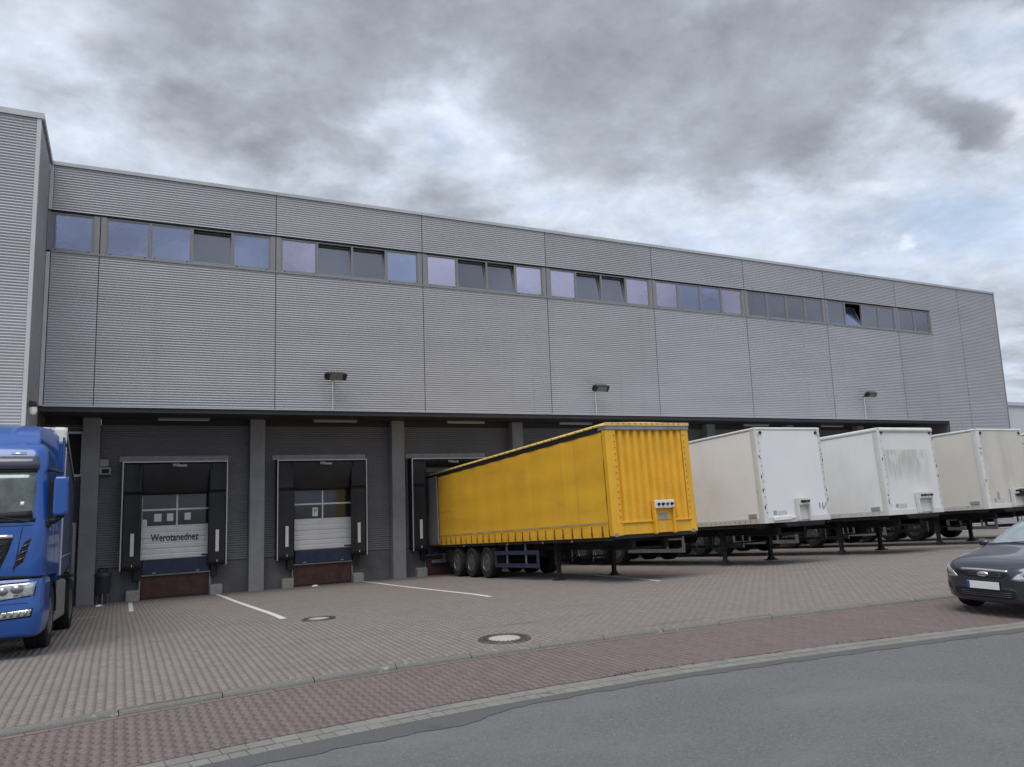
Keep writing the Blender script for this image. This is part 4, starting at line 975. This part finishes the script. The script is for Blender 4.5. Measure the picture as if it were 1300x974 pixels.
# ------------------------------------------------------------------ blue lorry
tr = thing('lorry_tractor', 'bright blue tractor unit with sleeper cab parked nose out at the left docks', 'lorry', (-2.20, 14.0, .035), (-.052, 0, -.036))
def outline(z, w, f, r_, rad, bow=.05):
    pts = [(w, r_)]
    for i in range(9):
        a = math.pi/2*i/8; pts.append((w-rad+rad*math.cos(a), f+bow+rad-rad*math.sin(a)))
    for x in np.linspace(w-rad, -(w-rad), 9)[1:-1]: pts.append((float(x), f + bow*(x/(w-rad))**2))
    for i in range(9):
        a = math.pi/2*(1-i/8); pts.append((-(w-rad)-rad*math.cos(a), f+bow+rad-rad*math.sin(a)))
    pts.append((-w, r_)); return [(x, y, z) for x, y in pts]
cab = loft([outline(*a) for a in ((1.20, 1.215, .035, 2.1, .22), (1.24, 1.22, .03, 2.1, .22), (1.75, 1.215, .05, 2.1, .20), (1.98, 1.205, .075, 2.1, .19), (2.05, 1.20, .09, 2.1, .18),
     (2.84, 1.165, .215, 2.1, .18), (2.90, 1.165, .22, 2.1, .18), (3.08, 1.15, .27, 2.1, .19), (3.22, 1.12, .36, 2.1, .20), (3.30, 1.05, .50, 2.1, .20))]).build('cab', 'blue', tr, smooth=38)
bmp = loft([outline(*a) for a in ((.30, 1.14, .12, .95, .22), (.34, 1.18, .05, .95, .22), (.50, 1.215, .01, .95, .22), (.78, 1.225, -.01, .95, .22), (.82, 1.215, .005, .95, .22), (1.08, 1.22, .0, .95, .22), (1.15, 1.205, .03, .95, .22), (1.185, 1.18, .07, .95, .2))]).build('bumper', 'blue', tr, smooth=38)
bv = bvh_of([cab, bmp])
wsp = [(-1.02, 2.08), (1.02, 2.08), (1.03, 2.72), (.99, 2.80), (-.99, 2.80), (-1.03, 2.72)]
ws = patch('windscreen', 'winds', tr, bv, wsp, 'Y', 1, .006, .12)
patch('windscreen_seal', 'black', tr, bv, [(-1.05, 2.02), (1.05, 2.02), (1.06, 2.08), (-1.06, 2.08)], 'Y', 1, .004, .12)
patch('sun_visor', 'visor', tr, bv, [(-1.06, 2.86), (1.06, 2.86), (1.04, 3.06), (-1.04, 3.06)], 'Y', 1, .022, .12, .012)
patch('visor_shadow', 'black', tr, bv, [(-1.03, 2.80), (1.03, 2.80), (1.04, 2.855), (-1.04, 2.855)], 'Y', 1, .008, .12)
for sx in (-1, 1):
    lamp = [(sx*.52, .86), (sx*1.09, .92), (sx*1.12, 1.12), (sx*.68, 1.10), (sx*.57, 1.04)]
    if sx > 0: pass
    hl = patch('headlight', 'lampglass', tr, bv, lamp, 'Y', 1, .004, .05)
    patch('projector', 'lampin', hl, bv, [(sx*.70+.07*math.cos(a), 1.0+.06*math.sin(a)) for a in np.linspace(0, 2*math.pi, 13)[:-1]], 'Y', 1, .010, .2)
    patch('projector', 'lampin', hl, bv, [(sx*.88+.085*math.cos(a), 1.02+.065*math.sin(a)) for a in np.linspace(0, 2*math.pi, 13)[:-1]], 'Y', 1, .010, .2)
    patch('indicator', 'rust', hl, bv, [(sx*.84, .915), (sx*.90, .92), (sx*.90, .945), (sx*.84, .94)], 'Y', 1, .010, .2)
    patch('lamp_bezel', 'black', tr, bv, [(sx*.50, .845), (sx*1.105, .905), (sx*1.14, 1.135), (sx*.66, 1.118), (sx*.55, 1.05)], 'Y', 1, .001, .05, .004)
    patch('lamp_recess', 'black', tr, bv, [(sx*.44, .56), (sx*1.08, .60), (sx*1.10, .73), (sx*.46, .69)], 'Y', 1, .003, .06)
    fl = patch('fog_lamp', 'lampglass', tr, bv, [(sx*.66, .595), (sx*1.06, .62), (sx*1.08, .715), (sx*.70, .69)], 'Y', 1, .008, .06)
    for q in range(4): patch('lens_bar', 'lampin', fl, bv, [(sx*(.72+.085*q), .615), (sx*(.76+.085*q), .615), (sx*(.78+.085*q), .695), (sx*(.74+.085*q), .695)], 'Y', 1, .013, .2)
    patch('air_intake', 'black', tr, bv, [(sx*.80, 1.32), (sx*.93, 1.42), (sx*1.02, 1.78), (sx*.93, 1.72), (sx*.84, 1.48)], 'Y', 1, .004, .05)
    for q in range(3): patch('intake_blade', 'visor', tr, bv, [(sx*(.84+.03*q), 1.43+.1*q), (sx*(.96+.02*q), 1.49+.1*q), (sx*(.965+.02*q), 1.51+.1*q), (sx*(.84+.03*q), 1.45+.1*q)], 'Y', 1, .012, .2)
    patch('marker_lamp', 'chrome', tr, bv, [(sx*.66, 3.10), (sx*.86, 3.10), (sx*.86, 3.13), (sx*.66, 3.13)], 'Y', 1, .015, .2)
patch('dashboard', 'black', tr, bv, [(-1.02, 2.085), (1.02, 2.085), (1.0, 2.20), (.5, 2.17), (-.5, 2.17), (-1.0, 2.20)], 'Y', 1, .012, .12, .004)
patch('permit_sticker', 'paper', tr, bv, [(.84, 2.28), (.89, 2.28), (.89, 2.34), (.84, 2.34)], 'Y', 1, .014, .2, .002)
patch('panel_gap', 'black', tr, bv, [(-1.12, 1.965), (1.12, 1.965), (1.12, 1.977), (-1.12, 1.977)], 'Y', 1, .001, .1, .003)
for sx in (-1, 1): patch('panel_gap', 'black', tr, bv, [(sx*.80, 1.20), (sx*.815, 1.20), (sx*.90, 1.96), (sx*.888, 1.96)], 'Y', 1, .001, .1, .003)
gr_ = patch('grille', 'black', tr, bv, [(-.62, 1.28), (.62, 1.28), (.74, 1.62), (.78, 1.78), (-.78, 1.78), (-.74, 1.62)], 'Y', 1, .006, .1)
patch('chrome_strip', 'chrome', gr_, bv, [(-.78, 1.79), (.78, 1.79), (.77, 1.84), (-.77, 1.84)], 'Y', 1, .02, .1)
for z in (1.38, 1.48, 1.58, 1.68): patch('slat', 'visor', gr_, bv, [(-.64, z), (.64, z), (.65, z+.03), (-.65, z+.03)], 'Y', 1, .02, .2)
patch('bumper_gap', 'black', tr, bv, [(-1.16, 1.165), (1.16, 1.165), (1.17, 1.20), (.60, 1.235), (-.60, 1.235), (-1.17, 1.20)], 'Y', 1, .003, .1, .004)
patch('bumper_crease', 'black', tr, bv, [(-1.12, .805), (1.12, .805), (1.12, .815), (-1.12, .815)], 'Y', 1, .002, .1, .003)
patch('bumper_lip', 'black', tr, bv, [(-1.0, .315), (1.0, .315), (1.0, .36), (-1.0, .36)], 'Y', 1, .004, .1, .006)
patch('lower_grille', 'black', tr, bv, [(-.42, .45), (.42, .45), (.48, 1.12), (-.48, 1.12)], 'Y', 1, .005, .1)
for q in ([(1.0, .02, 2.02), (.55, .03, 2.12), (.0, .06, 2.22)], [(.2, .0, 2.02), (-.3, .02, 2.12), (-.85, .05, 2.2)]): MB().tube(q, .014, 6).build('wiper', 'black', tr)
# roof air deflector and side fairings
sp = loft([[(-1.16, 2.0, 3.02), (-1.0, .62, 3.24), (-.4, .60, 3.29), (.4, .60, 3.29), (1.0, .62, 3.24), (1.16, 2.0, 3.02)],
           [(-1.16, 2.02, 3.30), (-.98, .80, 3.40), (-.4, .78, 3.45), (.4, .78, 3.45), (.98, .80, 3.40), (1.16, 2.02, 3.30)],
           [(-1.14, 2.05, 3.60), (-.93, 1.25, 3.62), (-.4, 1.22, 3.66), (.4, 1.22, 3.66), (.93, 1.25, 3.62), (1.14, 2.05, 3.60)],
           [(-1.05, 2.1, 3.74), (-.88, 1.65, 3.735), (-.4, 1.62, 3.76), (.4, 1.62, 3.76), (.88, 1.65, 3.735), (1.05, 2.1, 3.74)]]).build('air_deflector', 'blue', tr, smooth=45, bevel=.03)
for sx in (-1, 1):
    MB().prism([(2.11, 1.15), (2.32, 1.15), (2.34, 3.50), (2.11, 3.62)], sx*1.20-.02, sx*1.20+.02, 'X').build('side_fairing', 'blue', tr, bevel=.015)
    MB().bar((sx*1.222, 2.33, 1.15), (sx*1.222, 2.345, 3.45), .02, .035, (0, 1, 0)).build('fairing_edge', 'white', tr)
    # door window, handle line, mirror, steps
    patch('side_window', 'black', tr, bv, [(.42, 2.05), (1.15, 2.02), (1.18, 2.75), (.58, 2.75)], 'X', -sx, .004, .1)
    patch('door_seam', 'black', tr, bv, [(1.30, 1.22), (1.315, 1.22), (1.315, 2.95), (1.30, 2.95)], 'X', -sx, .002, .1, .004)
    m_ = MB(); m_.prism([(sx*1.28, 2.10), (sx*1.45, 2.12), (sx*1.475, 2.18), (sx*1.475, 2.68), (sx*1.45, 2.73), (sx*1.28, 2.73), (sx*1.265, 2.66), (sx*1.265, 2.17)], .22, .42, 'Y'); mo = m_.build('mirror', 'blue', tr, bevel=.035)
    B('mirror_glass', 'chrome', mo, min(sx*1.29, sx*1.45), max(sx*1.29, sx*1.45), .421, .43, 2.18, 2.73)
    MB().tube([(sx*1.12, .50, 2.86), (sx*1.24, .36, 2.84), (sx*1.38, .32, 2.79)], [.03, .028, .02], 8).build('mirror_arm', 'black', mo, smooth=50); ma = MB(); ma.tube([(sx*1.15, .34, 2.0), (sx*1.30, .30, 2.04), (sx*1.42, .32, 2.12)], [.05, .045, .03], 8); ma.build('mirror_arm', 'black', mo, smooth=50)
    B('mirror_foot', 'black', mo, min(sx*1.14, sx*1.24), max(sx*1.14, sx*1.24), .24, .46, 1.93, 2.06, bevel=.03)
    B('step_panel', 'blue', tr, min(sx*1.0, sx*1.2), max(sx*1.0, sx*1.2), 2.05, 2.12, .5, 1.2)
    fnd = MB()
    for i in range(14):
        a = math.pi*(.02+.96*i/13); fnd.v += [(sx*.86, 1.48+.60*math.cos(a), .52+.60*math.sin(a)), (sx*1.215, 1.48+.60*math.cos(a), .52+.60*math.sin(a))]
    fnd.f = [(2*i, 2*i+1, 2*i+3, 2*i+2) for i in range(13)]
    fo = fnd.build('wheel_arch', 'black', tr); fo.modifiers.new('solid', 'SOLIDIFY').thickness = .03
    B('side_skirt', 'grey_metal', tr, min(sx*1.10, sx*1.19), max(sx*1.10, sx*1.19), 2.15, 3.9, .36, 1.05, bevel=.04)
FRW = wheel_mesh(.51, .33, .30); DRW = wheel_mesh(.51, .58, .30)
for sx in (-1, 1):
    wheel(tr, sx*1.03, 1.48, .51, sx, FRW); wheel(tr, sx*.92, 5.05, .51, sx, DRW)
    B('frame_rail', 'chassis', tr, sx*.42-.05, sx*.42+.05, .9, 6.0, .72, .98)
    B('rear_mudguard', 'black', tr, min(sx*.64, sx*1.22), max(sx*.64, sx*1.22), 4.5, 5.6, 1.06, 1.10)
MB().tube([(-1.0, 1.48, .51), (1.0, 1.48, .51)], .07, 10).build('front_axle', 'chassis', tr); MB().tube([(-.9, 5.05, .51), (.9, 5.05, .51)], .1, 10).build('rear_axle', 'chassis', tr)
MB().lathe([(0, 1.07), (.5, 1.07), (.52, 1.0), (.5, .97)], c=(0, 4.6, 0), axis='Z', n=24).build('fifth_wheel', 'chassis', tr)
ant = MB().tube([(.25, .9, 3.35), (.27, .95, 4.15)], .006, 6).build('aerial', 'black', tr)
# its curtain trailer
curtain_trailer((-3.41, 16.62, 1.02), .032, -.040, 2.50, 2.76, 12.7, 1.18, ('blue_tarp', 'blue', 'white'),
                'blue curtain-sided trailer with white roof edge coupled behind the blue tractor', 4.2, (7.4, 8.7, 10.0), full=False)

# ------------------------------------------------------------------ dark grey hatchback
car = thing('hatchback_car', 'dark grey hatchback with a chrome grille bar and blank number plate', 'car', (12.42, 7.94, .0), (0, 0, R(-91)))
CS = 1.0
def csec(y, zb, w, zmid, zsh, wsh, z6, w6, zr, wr, zc):
    half = [(0, zb), (w*.80, zb), (w*.965, zb+.07), (w, zb+.20 if zb+.20 < zmid else zmid-.03), (w, zmid), (wsh, zsh), (w6, z6), (wr, zr), (wr*.72, zr+(zc-zr)*.55), (wr*.38, zr+(zc-zr)*.88), (0, zc)]
    full = half + [(-a, b) for a, b in half[-2:0:-1]]
    return [(a*CS, y*CS, b*CS) for a, b in full]
sec = [csec(-.005, .27, .45, .50, .60, .46, .665, .43, .70, .38, .72), csec(.03, .235, .57, .50, .63, .58, .70, .53, .745, .46, .775), csec(.10, .21, .69, .51, .665, .69, .745, .64, .79, .56, .825), csec(.22, .20, .785, .52, .70, .785, .79, .735, .84, .63, .875),
       csec(.42, .20, .86, .54, .755, .86, .84, .805, .885, .68, .92), csec(.80, .20, .905, .57, .82, .895, .89, .845, .935, .72, .97), csec(1.10, .20, .915, .6, .86, .90, .935, .86, .98, .75, 1.015),
       csec(1.34, .20, .918, .6, .89, .90, .965, .85, 1.01, .74, 1.05), csec(1.68, .20, .918, .6, .91, .895, 1.08, .81, 1.22, .68, 1.27), csec(2.05, .20, .918, .6, .93, .89, 1.21, .76, 1.41, .62, 1.465), csec(2.35, .20, .918, .6, .94, .89, 1.25, .74, 1.455, .60, 1.51),
       csec(2.80, .20, .918, .6, .95, .885, 1.26, .735, 1.47, .60, 1.525), csec(3.4, .20, .915, .6, .96, .875, 1.24, .715, 1.43, .58, 1.49), csec(3.78, .21, .90, .6, .97, .85, 1.15, .70, 1.30, .56, 1.34), csec(4.10, .24, .86, .6, .95, .80, 1.02, .68, 1.07, .54, 1.10),
       csec(4.26, .30, .80, .6, .86, .74, .93, .64, .95, .50, .96), csec(4.33, .36, .70, .58, .76, .66, .82, .56, .84, .42, .85)]
body = loft(sec).build('body', 'carpaint', car, smooth=60)
md = body.modifiers.new('sub', 'SUBSURF'); md.levels = 2; md.render_levels = 2
cb = bvh_of([body]); k_ = CS
def S(poly): return [(a*k_, b*k_) for a, b in poly]
patch('windscreen', 'carglass', car, cb, S([(-.70, 1.045), (-.35, 1.07), (0, 1.08), (.35, 1.07), (.70, 1.045), (.60, 1.385), (.54, 1.43), (-.54, 1.43), (-.60, 1.385)]), 'Y', 1, .006, .05)
patch('scuttle', 'carplastic', car, cb, S([(-.72, 1.015), (-.35, 1.04), (0, 1.05), (.35, 1.04), (.72, 1.015), (.71, 1.044), (.35, 1.068), (0, 1.078), (-.35, 1.068), (-.71, 1.044)]), 'Y', 1, .007, .08)
gg = patch('grille', 'carplastic', car, cb, S([(-.29, .615), (.29, .615), (.35, .66), (.375, .705), (-.375, .705), (-.35, .66)]), 'Y', 1, .004, .04)
patch('chrome_bar', 'chrome', gg, cb, S([(-.39, .710), (.39, .710), (.385, .742), (.15, .752), (-.15, .752), (-.385, .742)]), 'Y', 1, .012, .04)
for z in (.635, .66, .685): patch('slat', 'visor', gg, cb, S([(-.30, z), (.30, z), (.305, z+.007), (-.305, z+.007)]), 'Y', 1, .008, .1, .004)
em = patch('emblem', 'chrome', gg, cb, S([(.095*math.cos(a), .668+.038*math.sin(a)) for a in np.linspace(0, 2*math.pi, 25)[:-1]]), 'Y', 1, .022, .2, .02)
patch('emblem_field', 'sticker', em, cb, S([(.080*math.cos(a), .668+.027*math.sin(a)) for a in np.linspace(0, 2*math.pi, 25)[:-1]]), 'Y', 1, .025, .2, .002)
text('emblem_script', 'Ford', 'chrome', em, .048, (0, -.035, .668), (R(90), 0, 0), .003, .11, shear=.2)
intake = patch('lower_intake', 'carplastic', car, cb, S([(-.42, .30), (.42, .30), (.52, .37), (.50, .43), (.40, .47), (-.40, .47), (-.50, .43), (-.52, .37)]), 'Y', 1, .004, .05)
for z in (.325, .355, .385): patch('slat', 'visor', intake, cb, S([(-.42, z), (.42, z), (.425, z+.009), (-.425, z+.009)]), 'Y', 1, .010, .1, .004)
pl_ = B('number_plate', 'numplate', car, -.26, .26, -.040, -.028, .435, .550, bevel=.003); B('country_band', 'plateblue', pl_, -.259, -.215, -.042, -.0401, .437, .548)
for sx in (-1, 1):
    hp = [(sx*.43, .60), (sx*.55, .585), (sx*.69, .605), (sx*.775, .665), (sx*.80, .785), (sx*.68, .765), (sx*.53, .69)]
    hl = patch('headlight', 'lampglass', car, cb, S(hp), 'Y', 1, .005, .035)
    patch('projector', 'lampin', hl, cb, S([(sx*.645+.045*math.cos(a), .665+.040*math.sin(a)) for a in np.linspace(0, 2*math.pi, 13)[:-1]]), 'Y', 1, .009, .2)
    patch('indicator', 'trim', hl, cb, S([(sx*.715, .695), (sx*.755, .705), (sx*.762, .755), (sx*.72, .745)]), 'Y', 1, .009, .2)
    fg = patch('fog_recess', 'carplastic', car, cb, S([(sx*.58, .38), (sx*.68, .40), (sx*.72, .50), (sx*.61, .49)]), 'Y', 1, .004, .05)
    patch('side_window', 'carplastic', car, cb, S([(1.55, .99), (2.9, .99), (2.95, 1.30), (2.35, 1.35), (1.95, 1.27)]), 'X', -sx, .004, .08)
    patch('rear_side_window', 'carplastic', car, cb, S([(2.98, .99), (3.6, 1.02), (3.45, 1.26), (3.02, 1.30)]), 'X', -sx, .004, .08)
    for yc in (.88, 3.5): patch('wheel_arch', 'carplastic', car, cb, S([(yc+.37*math.cos(a), max(.21, .33+.37*math.sin(a))) for a in np.linspace(-.3, math.pi+.3, 20)]), 'X', -sx, .003, .08, .003)
    mm = loft([[(sx*(.80+dx), 1.60+dy*s_, 1.02+dz*s_) for dy, dz in ((-.07, -.05), (.05, -.06), (.05, .07), (-.03, .08), (-.09, .03))] for dx, s_ in ((.0, .55), (.08, .7), (.13, 1.05), (.22, 1.1), (.27, .7))]).build('mirror', 'carpaint', car, smooth=60)
    mm.modifiers.new('sub', 'SUBSURF').levels = 2
    patch('hood_seam', 'carplastic', car, cb, S([(sx*.43, .755), (sx*.442, .755), (sx*.74, .955), (sx*.73, .955)]), 'Y', 1, .002, .05, .002)
wp = MB(); wp.tube([(-.55*k_, 1.33*k_, 1.05*k_), (-.1*k_, 1.36*k_, 1.09*k_), (.35*k_, 1.33*k_, 1.07*k_)], .008, 6); wp.build('wiper', 'carplastic', car)
CW = wheel_mesh(.325, .215, .215)
for sx in (-1, 1):
    for yc in (.88, 3.5): wheel(car, sx*.815*k_, yc*k_, .325, sx, CW)

# ------------------------------------------------------------------ beyond the yard
fb = thing('distant_warehouse', 'pale flat-roofed building far off beyond the end of the warehouse', 'building', (92, 52, -1.1))
B('wall', 'farwall', fb, -22, 30, 0, 20, 0, 11.2); B('roof_edge', 'trim', fb, -22.2, 30.2, -.2, 20.2, 11.2, 11.6)
for i in range(8): B('window', 'glass_grey', fb, -20+6*i, -16+6*i, -.03, .0, 6, 8)

wd = MB(); rr_ = random.Random(3)
for cx, off, n, sp in ((5.6, .02, 60, .20), (6.3, .0, 50, .16), (7.4, -.01, 30, .2), (9.2, .03, 26, .3), (3.1, .01, 22, .25), (1.0, .02, 16, .3)):
    for i in range(n):
        x = cx + rr_.gauss(0, sp); y = float(ygut(x)) + off + rr_.gauss(0, .025); a = rr_.uniform(0, 6.3); h = rr_.uniform(.008, .03); w = rr_.uniform(.003, .008)
        wd.add([(x-w*math.cos(a), y-w*math.sin(a), -.002), (x+w*math.cos(a), y+w*math.sin(a), -.002), (x+rr_.gauss(0, .01), y+rr_.gauss(0, .01), h)], [(0, 1, 2)])
o = wd.build('joint_weeds', 'grass', fix=False); tag(stuff(o), 'thin moss and weeds in the joint between red paving and gutter', 'weeds')

# loose grit swept to the road edge
gt = MB(); rr_ = random.Random(11)
for i in range(900):
    x = rr_.uniform(-.5, 15); y = float(ygut(x)) - GW - abs(rr_.gauss(0, .5)) if rr_.random() < .6 else rr_.uniform(3.5, 7.6)
    if y > float(ygut(x)) - GW: continue
    r = rr_.uniform(.002, .007); a = rr_.uniform(0, 6.3); p = [(x+r*math.cos(a+k*2.1)*rr_.uniform(.6, 1.3), y+r*math.sin(a+k*2.1)*rr_.uniform(.6, 1.3), -.006) for k in range(3)]
    gt.add(p + [(x, y, -.004+r)], [(0, 1, 3), (1, 2, 3), (2, 0, 3)])
o = gt.build('road_grit', 'concrete', fix=False); tag(stuff(o), 'scattered pale grit on the grey asphalt beside the gutter', 'grit')
